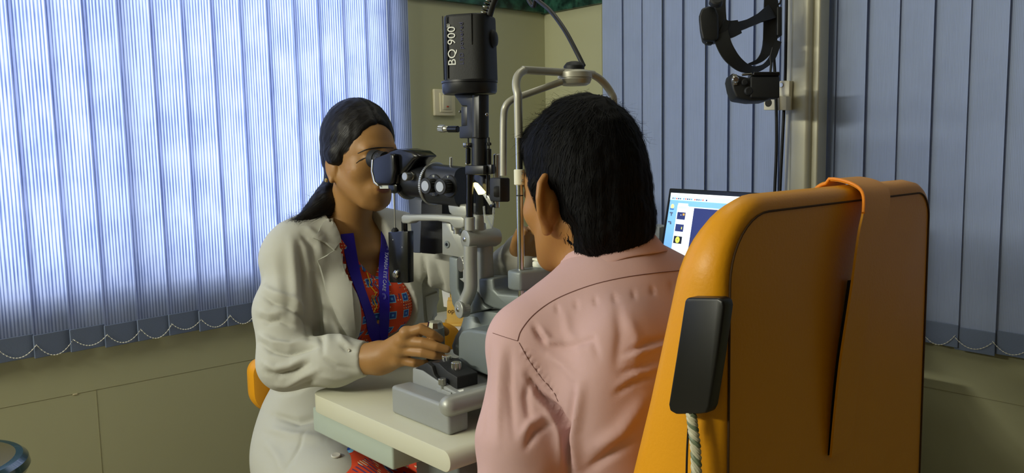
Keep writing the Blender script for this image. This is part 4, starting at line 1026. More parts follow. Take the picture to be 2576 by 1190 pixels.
# cable running up from behind the forehead rest
P_ = [ony(1468, 166, HY+.04), ony(1450, 130, HY+.06), ony(1420, 75, HY+.10), ony(1385, 28, HY+.15), ony(1350, -2, HY+.2), ony(1310, -40, HY+.25), V(-1.10, -.80, 2.1), V(-1.08, -.72, RH)]
tag(tube('cable', P_, .0042, M_CABLE, seg=10), 'black cable rising diagonally from the forehead rest past the wall corner', 'cable')
# ------------------------------------------------------------------ people: shared tools
def axes_of(fwd, pitch=0.0, roll=0.0):
    f = Vector(fwd).normalized(); r = f.cross(ZUP).normalized(); u = r.cross(f)
    M = Matrix((r, f, u)).transposed()
    return M @ Matrix.Rotation(pitch, 3, 'X') @ Matrix.Rotation(roll, 3, 'Y')
def npM(M): return np.array([[M[i][j] for j in range(3)] for i in range(3)], np.float32)
def head_local(P, c, M, s): return ((P-np.array(c, np.float32))@npM(M))/s
def head_sdf(L, male):
    """head in its own frame: x to its right, y forward, z up, metres at scale 1"""
    d = sd_ell(L, (0, -.014, .042), (.0745, .096, .091))
    d = smin(d, sd_ell(L, (0, .030, .0), (.062, .062, .085)), .03)
    d = smin(d, sd_ell(L, (0, .040, -.055), (.048, .044, .055)), .03)
    for s in (-1, 1):
        d = smin(d, sd_cap(L, (s*.055, .0, -.045), (s*.026, .062, -.094), .017 if male else .014, .016), .03)
        d = smin(d, sd_ell(L, (s*.040, .058, -.020), (.024, .022, .022)), .02)
    d = smin(d, sd_ell(L, (0, .074, -.100), (.020, .016, .017)), .022)
    d = smin(d, sd_cap(L, (-.034, .079, .030), (.034, .079, .030), .011, .011), .018)
    for s in (-1, 1):
        d = smax(d, -sd_ell(L, (s*.031, .102, .012), (.017, .014, .011)), .010)
        d = smin(d, sd_ell(L, (s*.031, .0795, .010), (.0155, .0125, .0115)), .004)
    d = smin(d, sd_cap(L, (0, .090, .022), (0, .110, -.022), .0075, .0105), .012)
    d = smin(d, sd_ell(L, (0, .113, -.026), (.0115, .0105, .0095)), .008)
    for s in (-1, 1): d = smin(d, sd_ell(L, (s*.0125, .102, -.031), (.0075, .0095, .0075)), .006)
    d = smin(d, sd_ell(L, (0, .080, -.062), (.030, .022, .022)), .016)
    d = smin(d, sd_cap(L, (-.015, .0945, -.0575), (.015, .0945, -.0575), .0045, .0045), .008)
    d = smin(d, sd_cap(L, (-.013, .0945, -.0675), (.013, .0945, -.0675), .0052, .0052), .008)
    d = smax(d, -sd_cap(L, (-.021, .1025, -.0622), (.021, .1025, -.0622), .0018, .0018), .003)
    # ears: dished shells standing off the skull
    for s in (-1, 1):
        ex, ey, ez = s*.0735, (-.012 if male else -.002), (-.014 if male else -.024)
        a = math.radians(72 if male else 18)
        fx = Vector((s*math.sin(a)*-1*-1, -math.cos(a), 0))          # ear plane direction: backwards and outwards
        fz = Vector((0, -.18, 1)).normalized(); fn = fx.cross(fz).normalized(); fz = fn.cross(fx).normalized()
        Me = [[fx[i], fz[i], fn[i]] for i in range(3)]
        k = 1.16 if male else .88
        q = (L-np.array((ex, ey, ez), np.float32))@np.array(Me, np.float32)
        q = q/k
        rim = [(-.004, .022, 0), (.004, .034, 0), (.015, .036, 0), (.0245, .027, 0), (.0265, .010, 0), (.022, -.008, 0), (.013, -.022, 0), (.006, -.032, 0)]
        e = sd_path(q, rim, [.0035, .0042, .0044, .0044, .0042, .0040, .0048, .0065])
        e = smin(e, sd_ell(q, (.011, .006, 0), (.018, .030, .0032)), .004)
        e = smin(e, sd_ell(q, (.004, -.002, .004*s), (.012, .022, .008)), .008)*k
        d = smin(d, e, .006)
    return d
def px_folds(v, f, folds):
    """cloth relief: push vertices along their normals near fold lines measured in the photo (facing surfaces only)"""
    v = np.asarray(v, np.float64)
    nrm = np.zeros_like(v); a = v[f[:, 0]]; n = np.cross(v[f[:, 2]]-a, v[f[:, 3]]-v[f[:, 1]])
    for k in range(4): np.add.at(nrm, f[:, k], n)
    nrm /= np.maximum(1e-12, np.linalg.norm(nrm, axis=1))[:, None]
    q = v-np.array(CAM); dd = q@np.array(CF); X = IW/2+FPX*(q@np.array(CR))/dd; Y = IH/2-FPX*(q@np.array(CU))/dd
    face = np.clip(-(nrm*q).sum(1)/np.linalg.norm(q, axis=1)*2.5, 0, 1)
    disp = np.zeros(len(v))
    for pl, A, wpx in folds:
        pl = np.array(pl, float); best = np.full(len(v), 1e9); tt = np.zeros(len(v)); n_ = len(pl)-1
        for i in range(n_):
            ab = pl[i+1]-pl[i]; t = np.clip(((X-pl[i, 0])*ab[0]+(Y-pl[i, 1])*ab[1])/(ab@ab), 0, 1)
            e = np.hypot(X-pl[i, 0]-t*ab[0], Y-pl[i, 1]-t*ab[1]); u = e < best; best[u] = e[u]; tt[u] = ((i+t)/n_)[u]
        disp += A*np.exp(-(best/wpx)**2)*np.sin(np.clip(tt, .02, .98)*math.pi)**.5
    return v+nrm*(disp*face)[:, None]
def cloth_noise(P, a, s, seed): return a*(vnoise(P, s, seed)+.5*vnoise(P, s*2.3, seed+3))
def grad(fn, P, e=.001):
    g = np.stack([fn(P+np.array(o, np.float32)*e)-fn(P-np.array(o, np.float32)*e) for o in ((1, 0, 0), (0, 1, 0), (0, 0, 1))], 1)
    return g/np.maximum(1e-9, np.linalg.norm(g, axis=1))[:, None]
def strands(name, fn, seeds, flow, steps, step, lift, width, m, parent, jit=.25, rise=0.0, seed=1):
    """fine hair laid along a surface: each strand a narrow tapering ribbon"""
    rs = np.random.RandomState(seed); p = seeds.astype(np.float32).copy(); pts = []; nr = []
    rnd_dir = rs.normal(size=p.shape)*jit; lf = lift*rs.uniform(.3, 1.6, size=(len(p), 1))
    for k in range(steps+1):
        n = grad(fn, p); d = fn(p)[:, None]
        p = p-n*d
        pts.append(p+n*(lf+rise*(k/steps)**2*rs.uniform(.2, 1, size=(len(p), 1)))); nr.append(n)
        v = flow(p)+rnd_dir; v = v-n*(v*n).sum(1)[:, None]; v /= np.maximum(1e-6, np.linalg.norm(v, axis=1))[:, None]
        p = (p+v*step*1.0).astype(np.float32)
    pts = np.stack(pts, 1); nr = np.stack(nr, 1); n_, k_, _ = pts.shape
    tg = np.gradient(pts, axis=1); sd = np.cross(tg, nr); sd /= np.maximum(1e-9, np.linalg.norm(sd, axis=2))[:, :, None]
    w_ = width*np.linspace(1, .15, k_)[None, :, None]
    V_ = np.stack([pts-sd*w_, pts+sd*w_], 2).reshape(-1, 3)
    b = (np.arange(n_)[:, None]*k_+np.arange(k_-1)[None]).reshape(-1)*2
    F_ = np.stack([b, b+1, b+3, b+2], 1)
    o = link(name, np_mesh(name, V_, F_), m, parent, smooth=False); o['kind'] = 'stuff'
    return o
def surf_strip(bvh, pix, wpx, lift, thick, m, name, parent, n=6):
    """flat strip following a surface along a photo line"""
    P2 = smooth_path([Vector((x, y, 0)) for x, y in pix], n); C_ = []; S_ = []; N_ = []
    for i, p in enumerate(P2):
        t = (P2[min(i+1, len(P2)-1)]-P2[max(0, i-1)]).normalized(); s = Vector((-t.y, t.x, 0))
        c, nn = hit(bvh, p.x, p.y, lift); a, _ = hit(bvh, p.x+s.x*wpx/2, p.y+s.y*wpx/2, lift); b, _ = hit(bvh, p.x-s.x*wpx/2, p.y-s.y*wpx/2, lift)
        if c is None or a is None or b is None: continue
        C_.append((a+b)/2 if (a-b).length < .06 else c); S_.append((a-b)); N_.append(nn)
    if len(C_) < 2: return None
    k = 3
    def sm(L): return [sum((L[min(len(L)-1, max(0, i+j))] for j in range(-k, k+1)), Vector())/(2*k+1) for i in range(len(L))]
    Cs = sm(C_); Cs[0] = C_[0]; Cs[-1] = C_[-1]; Ns = [v.normalized() for v in sm(N_)]; w_ = sorted(s.length for s in S_)[len(S_)//2]
    Ss = [(s-n_*s.dot(n_)).normalized() for s, n_ in zip(sm(S_), Ns)]
    bm = bmesh.new(); ribbon_bm(bm, Cs, Ss, w_, thick, Ns); return finish(bm, name, m, parent, sharp=50)
def surf_patch(bvh, poly, lift, thick, m, name, parent, step=7.0, tol=.06):
    """cloth piece lying on a surface: outline from photo pixels, filled with a grid, given thickness"""
    xs_ = [p[0] for p in poly]; ys_ = [p[1] for p in poly]
    def inside(x, y):
        c = False; n = len(poly); j = n-1
        for i in range(n):
            if ((poly[i][1] > y) != (poly[j][1] > y)) and (x < (poly[j][0]-poly[i][0])*(y-poly[i][1])/(poly[j][1]-poly[i][1])+poly[i][0]): c = not c
            j = i
        return c
    pts = []
    for i in range(len(poly)):
        a, b = poly[i], poly[(i+1) % len(poly)]; n = max(1, int(math.hypot(a[0]-b[0], a[1]-b[1])/step))
        for k in range(n): pts.append((a[0]+(b[0]-a[0])*k/n, a[1]+(b[1]-a[1])*k/n))
    nb = len(pts); y = min(ys_)+step*.5
    def edist(x, y):
        return min(math.hypot(x-p[0], y-p[1]) for p in pts[:nb])
    while y < max(ys_):
        x = min(xs_)+step*.5
        while x < max(xs_):
            if inside(x, y) and edist(x, y) > step*.6: pts.append((x, y))
            x += step
        y += step
    from mathutils.geometry import delaunay_2d_cdt
    V2, E2, F2, *_ = delaunay_2d_cdt([Vector(p) for p in pts], [(i, (i+1) % nb) for i in range(nb)], [], 1, 1e-4)
    P3 = [hit(bvh, v.x, v.y, lift) for v in V2]
    dm = sorted((p-CAM).dot(CF) for p, n in P3 if p is not None)
    dm = dm[len(dm)//2]
    for i, v in enumerate(V2):
        p, n = P3[i]
        if p is None or abs((p-CAM).dot(CF)-dm) > tol:
            q, n, _, _ = bvh.find_nearest(dep(v.x, v.y, dm))
            if n.dot(q-CAM) > 0: n = -n
            P3[i] = (q+n*lift, n)
    bm = bmesh.new(); top = []; bot = []
    for p, n in P3:
        if p is None: top.append(None); bot.append(None); continue
        top.append(bm.verts.new(p+n*thick)); bot.append(bm.verts.new(p-n*.002))
    med = sorted((p-CAM).dot(CF) for p, n in P3 if p is not None)
    for f in F2:
        if any(top[i] is None for i in f): continue
        if max((P3[i][0]-P3[j][0]).length for i in f for j in f) > .05: continue
        bm.faces.new([top[i] for i in f]); bm.faces.new([bot[i] for i in reversed(f)])
    eds = [e for e in bm.edges if len(e.link_faces) == 1]
    idx = {v: i for i, v in enumerate(top) if v is not None}
    for e in eds:
        a, b = e.verts
        if a in idx and b in idx:
            try: bm.faces.new((a, b, bot[idx[b]], bot[idx[a]]))
            except ValueError: pass
    bmesh.ops.delete(bm, geom=[v for v in bm.verts if not v.link_faces], context='VERTS')
    return finish(bm, name, m, parent, sharp=55)
def poly2d(x, y, poly):
    """signed distance to a 2-D polygon (negative inside)"""
    p = np.array(poly, np.float32); n = len(p); d = np.full(len(x), 1e9, np.float32); s = np.zeros(len(x), bool)
    for i in range(n):
        a = p[i]; b = p[i-1]; e = b-a; wx_, wy_ = x-a[0], y-a[1]
        t = np.clip((wx_*e[0]+wy_*e[1])/(e@e), 0, 1); d = np.minimum(d, np.hypot(wx_-e[0]*t, wy_-e[1]*t))
        c1 = y >= a[1]; c2 = y < b[1]; c3 = e[0]*wy_ > e[1]*wx_
        s ^= (c1 & c2 & c3) | (~c1 & ~c2 & ~c3)
    return np.where(s, -d, d)
def merge(parts):
    vs = []; fs = []; n = 0
    for v, f in parts: vs.append(v); fs.append(f+n); n += len(v)
    return np.concatenate(vs), np.concatenate(fs)
def skin(name, col, var):
    return mat(name, col, 0.48, bump=0.10, bscale=260, var=var, vscale=14, spec=0.4, sss=0.12)
def hair_mat(name, col):
    return mat(name, col, 0.55, spec=0.3, bump=0.2, bscale=180)
# ------------------------------------------------------------------ the woman in the white coat
WM = axes_of((.03, -.999, 0), pitch=math.radians(-6)); WS = .885
WH = (S(943, 399, .031)-DD*.012) - WM @ (Vector((.031, .090, .010))*WS)
def wl(x, y, z): return WH + WM @ (Vector((x, y, z))*WS)
woman = thing('person', 'woman in a pale lab coat and red tunic looking into the slit lamp', 'person', (-1.245, -.6, 0))
M_WSK = skin('skin_woman', rgb(160, 118, 68), .06); M_LIP = mat('lips_woman', rgb(140, 88, 64), .45); M_DARK = mat('brow_dark', rgb(26, 20, 18), .6)
nb_ = V(-1.248, -.655, 1.13); rsh = V(-1.392, -.660, 1.072); lsh = V(-1.09, -.68, 1.08)
rel = V(-1.452, -.740, .874); rwr = V(-1.343, -.905, .893)
lel = dep(1262, 724, 1.80); lwr = dep(1314, 640, 1.62)
def torso_w(P, g=0.0):
    d = sd_ell(P, (-1.248, -.635, .975), (.150+g, .098+g, .155+g))
    d = smin(d, sd_ell(P, (-1.246, -.585, .78), (.132+g, .092+g, .17+g)), .06)
    d = smin(d, sd_ell(P, (-1.245, -.555, .60), (.172+g, .125+g, .13+g)), .07)
    d = smin(d, sd_cap(P, rsh, V(-1.25, -.645, 1.105), .048+g, .05+g), .05)
    d = smin(d, sd_cap(P, lsh, V(-1.25, -.645, 1.105), .048+g, .05+g), .05)
    for x in (-1.305, -1.195): d = smin(d, sd_ell(P, (x, -.725, .955), (.058+g, .05+g, .06+g)), .035)
    return d
neck0, neck1 = wl(0, -.020, -.06), nb_
def neck_w(P): return sd_cap(P, neck0, neck1+V(0, .012, -.03), .046, .050)
def whead(P):
    d = head_sdf(head_local(P, WH, WM, WS), False)*WS
    d = smin(d, neck_w(P), .028)
    d = smin(d, sd_cap(P, V(-1.30, -.700, 1.072), V(-1.20, -.700, 1.075), .010, .010), .02)
    return smin(d, torso_w(P, -.013), .022)
pieces = []
v, f = poly_mesh(whead, (-1.44, -.86, .88), (-1.05, -.54, 1.42), .0024); keep = None; pieces.append((v, f))
def wbody(P):
    d = torso_w(P, -.008)
    for s, kx in ((-1, -1.335), (1, -1.155)):
        d = smin(d, sd_path(P, [(kx, -.60, .59), (kx-.01, -.90, .575), (kx, -.72, .10)], [.085, .062, .045]), .05)
        d = smin(d, sd_path(P, [(kx, -.70, .07), (kx, -.83, .045)], [.042, .032]), .03)
    d = smin(d, sd_path(P, [rsh, rel, rwr], [.042, .036, .026]), .03)
    return smin(d, sd_path(P, [lsh, lel, lwr], [.042, .036, .026]), .03)
pieces.append(poly_mesh(wbody, (-1.6, -1.2, 0), (-.9, -.42, 1.0), .008))
FI = dict(index=[(1022, 838), (1058, 827), (1087, 840), (1108, 853)], middle=[(1015, 857), (1063, 862), (1098, 872), (1124, 879)], ring=[(1008, 880), (1062, 887), (1092, 894), (1112, 896)], pinky=[(1001, 904), (1041, 913), (1062, 915), (1078, 912)])
FR = dict(index=(.0108, .0095, .0085, .0072), middle=(.0110, .0098, .0088, .0074), ring=(.0105, .0092, .0084, .0070), pinky=(.0098, .0083, .0075, .0064))
FP = {k: [onx(x, y, -1.33+.047*i/3) for i, (x, y) in enumerate(p)] for k, p in FI.items()}
def whand(P):
    d = sd_path(P, [rel+(rwr-rel)*.45, rwr], [.035, .030])
    pal = None
    for k in FP:
        e = sd_cap(P, rwr+V(.008, -.012, .002), FP[k][0]+V(.006, 0, -.002), .024, .0135); pal = e if pal is None else smin(pal, e, .014)
    d = smin(d, pal, .018)
    d = smin(d, sd_cap(P, rwr+V(.030, -.02, .0), FP['middle'][0]+V(.028, .01, -.008), .016, .016), .022)
    for k in FP:
        e = sd_path(P, FP[k], FR[k]); d = smin(d, e, .0055)
        d = smin(d, sd_ell(P, FP[k][0]+V(-.003, 0, .001), (.0105, .011, .0105)), .008)
    th = [rwr+V(.030, -.025, .012), V(-1.262, -.948, .945), V(-1.244, -.975, .950), V(-1.243, -1.0, .944)]
    return smin(d, sd_path(P, th, [.017, .0118, .0100, .0082]), .010)
pieces.append(poly_mesh(whand, (-1.50, -1.09, .84), (-1.21, -.76, 1.0), .0017))
def wlhand(P):
    d = sd_path(P, [lel+(lwr-lel)*.5, lwr], [.033, .026])
    ax = (lwr-lel).normalized(); sx = ax.cross(ZUP).normalized()
    for k in range(4):
        a = lwr+ax*.085+sx*((k-1.5)*.02); d = smin(d, sd_path(P, [lwr+ax*.01+sx*((k-1.5)*.008), a, a+ax*.035+V(0, 0, .004), a+ax*.06-V(0, 0, .012)], [.018, .0095, .0085, .007]), .008)
    return smin(d, sd_path(P, [lwr+ax*.02, lwr+ax*.05-sx*.035, lwr+ax*.08-sx*.042], [.015, .011, .008]), .01)
pieces.append(poly_mesh(wlhand, lwr-V(.2, .2, .2), lwr+V(.2, .2, .2), .004))
v, f = merge(pieces)
wb = link('body', np_mesh('body', v, f), [M_WSK, M_LIP, M_DARK], woman, smooth=False)
cenp = v[f].mean(1); L = head_local(cenp.astype(np.float32), WH, WM, WS); mi = np.zeros(len(f), np.int32)
lips = (np.abs(L[:, 0]) < .021*(1-np.abs(L[:, 2]+.0625)/.013)) & (np.abs(L[:, 2]+.0625) < .0095) & (L[:, 1] > .085)
mi[lips & False] = 1
mi[lips] = 1
bx_ = np.abs(L[:, 0])
brow = (bx_ > .012) & (bx_ < .046) & (np.abs(L[:, 2]-(.031-.20*np.maximum(0, bx_-.034))) < .0032) & (L[:, 1] > .05)
lash = (bx_ > .016) & (bx_ < .047) & (np.abs(L[:, 2]-(.0125-8*(bx_-.031)**2)) < .0021) & (L[:, 1] > .06)
wb.data.polygons.foreach_set('material_index', mi); wb.data.update()
# fingernails
M_NAIL = mat('nail', rgb(196, 150, 118), .25)
# lash line and brow
hb_ = bvh_of([pieces[0]])
for nm, pth, r0 in (('eyelash', [(896, 411), (905, 404), (915, 399), (926, 396), (938, 395)], .0011), ('eyebrow', [(900, 386), (920, 377), (945, 372), (970, 371), (990, 372)], .0013)):
    q = [hit(hb_, x, y, .0003)[0] for x, y in pth]
    q = [p for p in q if p is not None]
    if len(q) > 2:
        q = smooth_path(q, 4); bm = bmesh.new(); tube_bm(bm, q, [r0*(.35+.65*math.sin(math.pi*min(.9, .1+i/len(q)))) for i in range(len(q))], 6); finish(bm, nm, M_DARK, woman)
# hair
M_WH = hair_mat('hair_woman', rgb(17, 15, 17))
tail = [wl(0, -.088, -.045), wl(.005, -.105, -.085), dep(815, 512, 1.80), dep(785, 540, 1.775), dep(748, 562, 1.75)]
def whair(P):
    L = head_local(P, WH, WM, WS)
    d = sd_ell(L, (0, -.018, .045), (.0835, .1035, .101))
    d = smin(d, sd_ell(L, (0, -.055, -.012), (.062, .055, .055)), .03)
    for s in (-1, 1): d = smin(d, sd_ell(L, (s*.075, -.006, .010), (.013, .030, .024)), .014)
    cut = sd_ell(L, (0, .092, -.012), (.0735, .064, .105))                  # face opening
    cut = np.minimum(cut, sd_ell(L, (0, .05, -.085), (.12, .085, .062)))    # below the temples
    d = smax(d, -cut, .010)
    for s in (-1, 1): d = smax(d, -sd_ell(L, (s*.088, .002, -.052), (.030, .024, .030)), .006)   # lower ear stays free
    part = .0022*np.exp(-(L[:, 0]/.004)**2)*(L[:, 1] > -.02)
    d = d*WS + part*.8
    t = sd_path(P, tail, [.034, .030, .030, .022, .010])
    d = smin(d, t, .022)
    return d+.0012*vnoise(P, 260, 2)
ho, hv, hf = sdf_obj('hair', whair, (-1.46, -.86, 1.02), (-1.08, -.50, 1.43), .0027, M_WH, woman)
root_p = np.array(tail[1], np.float32); tend = np.array(tail[-1], np.float32)
def wflow(p):
    a = root_p-p; da = np.linalg.norm(a, axis=1)[:, None]; a /= np.maximum(1e-6, da)
    b = tend-p; b /= np.maximum(1e-6, np.linalg.norm(b, axis=1))[:, None]
    t = np.clip((.085-da)/.04, 0, 1); t = np.maximum(t, (p[:, 2:3] < root_p[2]-.005)*1.0)
    return a*(1-t)+b*t
rs_ = np.random.RandomState(4); sel = hv[rs_.choice(len(hv), 3200)]
M_WH2 = mat('hair_woman_strand', rgb(24, 21, 21), .45, spec=.3)
strands('hair_strands', whair, sel, wflow, 10, .0075, .0006, .00042, M_WH2, ho, jit=.10, seed=2)
sel = hv[(hv[:, 2] < 1.2)]; sel = sel[rs_.choice(len(sel), 260)]
strands('stray_hair', whair, sel, wflow, 12, .011, .0015, .00032, M_WH2, ho, jit=.30, rise=.025, seed=6)
# ear stud
q = wl(.080, -.020, -.052)
es = lathe('earring', q+WM@V(.002, 0, 0), WM@V(1, .1, -.1), [(0, .0045), (.002, .0048), (.0035, .0035)], mat('gold_dull', rgb(190, 160, 90), .3, metal=.9), woman, seg=12)
# red printed tunic
def kurti_material():
    m = bpy.data.materials.new('tunic_print'); m.use_nodes = True; nt = m.node_tree; b = nt.nodes['Principled BSDF']; b.inputs['Roughness'].default_value = .8
    tc = nt.nodes.new('ShaderNodeTexCoord')
    def mixc(fac, a, bcol):
        mx = nt.nodes.new('ShaderNodeMix'); mx.data_type = 'RGBA'; nt.links.new(fac, mx.inputs['Factor'])
        if isinstance(a, tuple): mx.inputs['A'].default_value = a
        else: nt.links.new(a, mx.inputs['A'])
        mx.inputs['B'].default_value = bcol; return mx.outputs['Result']
    def math_(op, a, bval=None):
        q = nt.nodes.new('ShaderNodeMath'); q.operation = op
        for i, z in enumerate((a, bval)):
            if z is None: continue
            if isinstance(z, (int, float)): q.inputs[i].default_value = z
            else: nt.links.new(z, q.inputs[i])
        return q.outputs[0]
    sep = nt.nodes.new('ShaderNodeSeparateXYZ'); nt.links.new(tc.outputs['Object'], sep.inputs[0])
    X, Z = sep.outputs['X'], sep.outputs['Z']
    def cell(v, size, off=0.0): return math_('SUBTRACT', math_('FRACT', math_('ADD', math_('DIVIDE', v, size), off)), .5)
    n = nt.nodes.new('ShaderNodeTexNoise'); n.inputs['Scale'].default_value = 9; nt.links.new(tc.outputs['Object'], n.inputs[0])
    base = mixc(n.outputs['Fac'], (*rgb(188, 44, 10), 1), (*rgb(226, 78, 22), 1))
    # rows of small dashes
    cxx, czz = cell(X, .0085), cell(Z, .022)
    dash = math_('MULTIPLY', math_('LESS_THAN', math_('ABSOLUTE', cxx), .2), math_('LESS_THAN', math_('ABSOLUTE', czz), .26))
    nb2 = nt.nodes.new('ShaderNodeTexNoise'); nb2.inputs['Scale'].default_value = 26; nt.links.new(tc.outputs['Object'], nb2.inputs[0])
    dash = math_('MULTIPLY', dash, math_('GREATER_THAN', nb2.outputs['Fac'], .52)); base = mixc(dash, base, (*rgb(92, 50, 96), 1))
    # blue squares with pale rims
    sx, sz = cell(X, .034, .18), cell(Z, .036, .4)
    mxx = math_('MAXIMUM', math_('ABSOLUTE', sx), math_('ABSOLUTE', sz))
    base = mixc(math_('LESS_THAN', mxx, .24), base, (*rgb(120, 190, 226), 1)); base = mixc(math_('LESS_THAN', mxx, .19), base, (*rgb(28, 74, 170), 1)); base = mixc(math_('LESS_THAN', mxx, .07), base, (*rgb(96, 160, 220), 1))
    # pale dots
    dx, dz = cell(X, .0065), cell(Z, .0065)
    rr = math_('ADD', math_('MULTIPLY', dx, dx), math_('MULTIPLY', dz, dz)); n3 = nt.nodes.new('ShaderNodeTexNoise'); n3.inputs['Scale'].default_value = 17; nt.links.new(tc.outputs['Object'], n3.inputs[0])
    dots = math_('MULTIPLY', math_('LESS_THAN', rr, .05), math_('GREATER_THAN', n3.outputs['Fac'], .56)); dots = math_('MULTIPLY', dots, math_('GREATER_THAN', mxx, .27))
    base = mixc(dots, base, (*rgb(226, 206, 160), 1))
    nt.links.new(base, b.inputs['Base Color'])
    return m
M_KUR = kurti_material()
WN1 = wl(0, -.020, -.06)
def w_front(pix, Y=-.742): return [(ony(x, y, Y).x, ony(x, y, Y).z) for x, y in pix]
VN = w_front([(862, 560), (872, 590), (905, 640), (957, 706), (985, 655), (1010, 600), (1030, 540), (940, 480)])
thR = [(-1.335, -.585, .60), (-1.365, -.93, .585)]; thL = [(-1.155, -.585, .60), (-1.15, -.93, .585)]
def kurti(P):
    d = torso_w(P, .001)
    cut = poly2d(P[:, 0], P[:, 2], VN); cut = np.maximum(cut, P[:, 1]+.66); d = smax(d, -cut, .004)
    d = np.maximum(d, P[:, 2]-1.130)
    nk = sd_cap(P, V(-1.248, -.66, 1.09), WN1, .048, .050); d = smax(d, -nk, .003)
    for t in (thR, thL): d = smin(d, sd_cap(P, t[0], t[1], .100, .080), .05)
    d = np.maximum(d, .50-P[:, 2])
    return d+cloth_noise(P, .0022, 55, 1)
v, f = poly_mesh(kurti, (-1.52, -1.04, .46), (-1.0, -.38, 1.16), .0038); v = relax(v, f, 4)
ko = link('tunic', np_mesh('tunic', v, f), M_KUR, woman, smooth=False); kv, kf = v, f
# lab coat
M_COAT = mat('coat_cotton', rgb(186, 186, 176), .85, bump=.06, bscale=500, spec=.2)
OPN = w_front([(858, 520), (868, 560), (874, 610), (882, 700), (893, 850), (898, 960), (890, 1090), (868, 1142), (832, 1190), (800, 1260), (1100, 1260), (1062, 1000), (1052, 880), (1040, 800), (1014, 690), (1000, 620), (985, 540), (930, 470)], -.752)
arm_r = [rsh+V(.02, 0, .0), rsh+(rel-rsh)*.5+V(-.006, .006, 0), rel, rel+(rwr-rel)*.55, rwr+(rel-rwr)*.14]
def sleeve_r(P):
    d = sd_path(P, arm_r, [.056, .058, .054, .048, .036], .02)
    a2 = np.array(rwr-rel, np.float32); t2 = ((P-np.array(rel, np.float32))@a2)/(a2@a2)
    end = t2-.90
    return np.maximum(d, end*.236)
arm_l = [lsh+V(-.02, 0, 0), lsh+(lel-lsh)*.5, lel, lel+(lwr-lel)*.6, lwr]
def coat(P):
    d = torso_w(P, .016)
    d = smin(d, sd_cap(P, V(-1.30, -.57, .66), V(-1.36, -.72, .50), .130, .120), .05)     # skirt over the right thigh
    d = smin(d, sd_cap(P, V(-1.18, -.57, .66), V(-1.10, -.70, .50), .135, .115), .05)
    d = smin(d, sd_cap(P, V(-1.345, -.60, .60), V(-1.385, -.80, .575), .118, .108), .04)
    cut = np.maximum(poly2d(P[:, 0], P[:, 2], OPN), P[:, 1]+.655)
    d = smax(d, -cut, .004)
    d = np.maximum(d, P[:, 2]-1.168-.25*np.maximum(0, P[:, 1]+.655))
    for sx_ in (-1, 1): d = smin(d, sd_cap(P, V(-1.248+sx_*.050, -.625, 1.150), V(-1.248+sx_*.12, -.645, 1.110), .022, .042), .04)
    d = smin(d, sd_cap(P, lsh+V(-.01, .0, -.05), V(-1.12, -.63, .80), .070, .085), .05)
    nk = sd_cap(P, V(-1.248, -.695, 1.09), WN1, .052, .054); d = smax(d, -nk, .006)
    d = smin(d, sleeve_r(P), .018)
    d = smin(d, sd_path(P, arm_l, [.060, .062, .056, .050, .040], .02)+cloth_noise(P, .003, 50, 7), .018)
    d = np.maximum(d, .42-P[:, 2])
    return d+cloth_noise(P, .0012, 30, 5)
v, f = poly_mesh(coat, (-1.62, -1.14, .40), (-.90, -.36, 1.20), .0042); v = relax(v, f, 4)
F_ = [([(752, 610), (764, 690), (772, 770), (778, 850)], -.009, 8), ([(732, 600), (740, 680), (744, 760), (742, 820)], .006, 12), ([(690, 640), (702, 720), (712, 800)], .003, 14),
      ([(660, 742), (688, 762), (724, 772), (764, 800), (786, 828)], -.007, 6), ([(664, 722), (694, 742), (730, 752), (772, 780)], .007, 9), ([(648, 800), (672, 812), (704, 806), (736, 822)], -.006, 6), ([(650, 780), (680, 790), (708, 788)], .005, 8),
      ([(652, 862), (684, 884), (724, 892), (766, 880), (798, 872)], -.009, 6), ([(656, 842), (690, 862), (730, 870), (780, 858)], .008, 8), ([(664, 912), (694, 926), (730, 920), (768, 900)], .007, 8), ([(668, 936), (700, 946), (736, 936), (776, 914)], -.008, 6), ([(688, 968), (722, 968), (764, 946), (800, 930)], .006, 8), ([(700, 990), (744, 982), (790, 958)], -.006, 7),
      ([(788, 690), (800, 760), (806, 830), (812, 886)], -.009, 7), ([(804, 690), (818, 780), (826, 870)], .004, 10), ([(835, 770), (852, 812), (874, 850)], -.004, 7), ([(846, 820), (862, 856), (888, 878)], .004, 8), ([(858, 868), (872, 880), (890, 884)], -.004, 5),
      ([(1064, 650), (1072, 740), (1076, 830)], -.012, 5), ([(1078, 650), (1092, 720), (1104, 790)], .009, 8), ([(1096, 660), (1112, 720), (1122, 780)], -.007, 6),
      ([(690, 1046), (750, 1062), (800, 1052)], -.009, 9), ([(676, 1078), (740, 1096), (820, 1104)], .006, 12), ([(720, 1180), (750, 1130), (768, 1090)], -.003, 4), ([(668, 1110), (700, 1150), (712, 1190)], .004, 12), ([(760, 590), (784, 620), (792, 670)], -.006, 7), ([(770, 570), (800, 600), (812, 650)], .004, 8),
      ([(812, 900), (846, 922), (892, 930)], -.004, 6), ([(806, 946), (850, 952), (888, 950)], .003, 7), ([(1250, 650), (1268, 696), (1262, 745)], -.007, 8), ([(1275, 650), (1288, 700), (1284, 748)], .005, 9)]
v = px_folds(v, f, [(p_, a_*1.3, w_) for p_, a_, w_ in F_])
co = link('lab_coat', np_mesh('lab_coat', v, f), M_COAT, woman, smooth=False); cv_, cf_ = v, f
cb_ = bvh_of([(v, f)]); kb_ = bvh_of([(kv, kf)])
tb_ = bvh_of([(kv, kf)]+[pieces[0]])
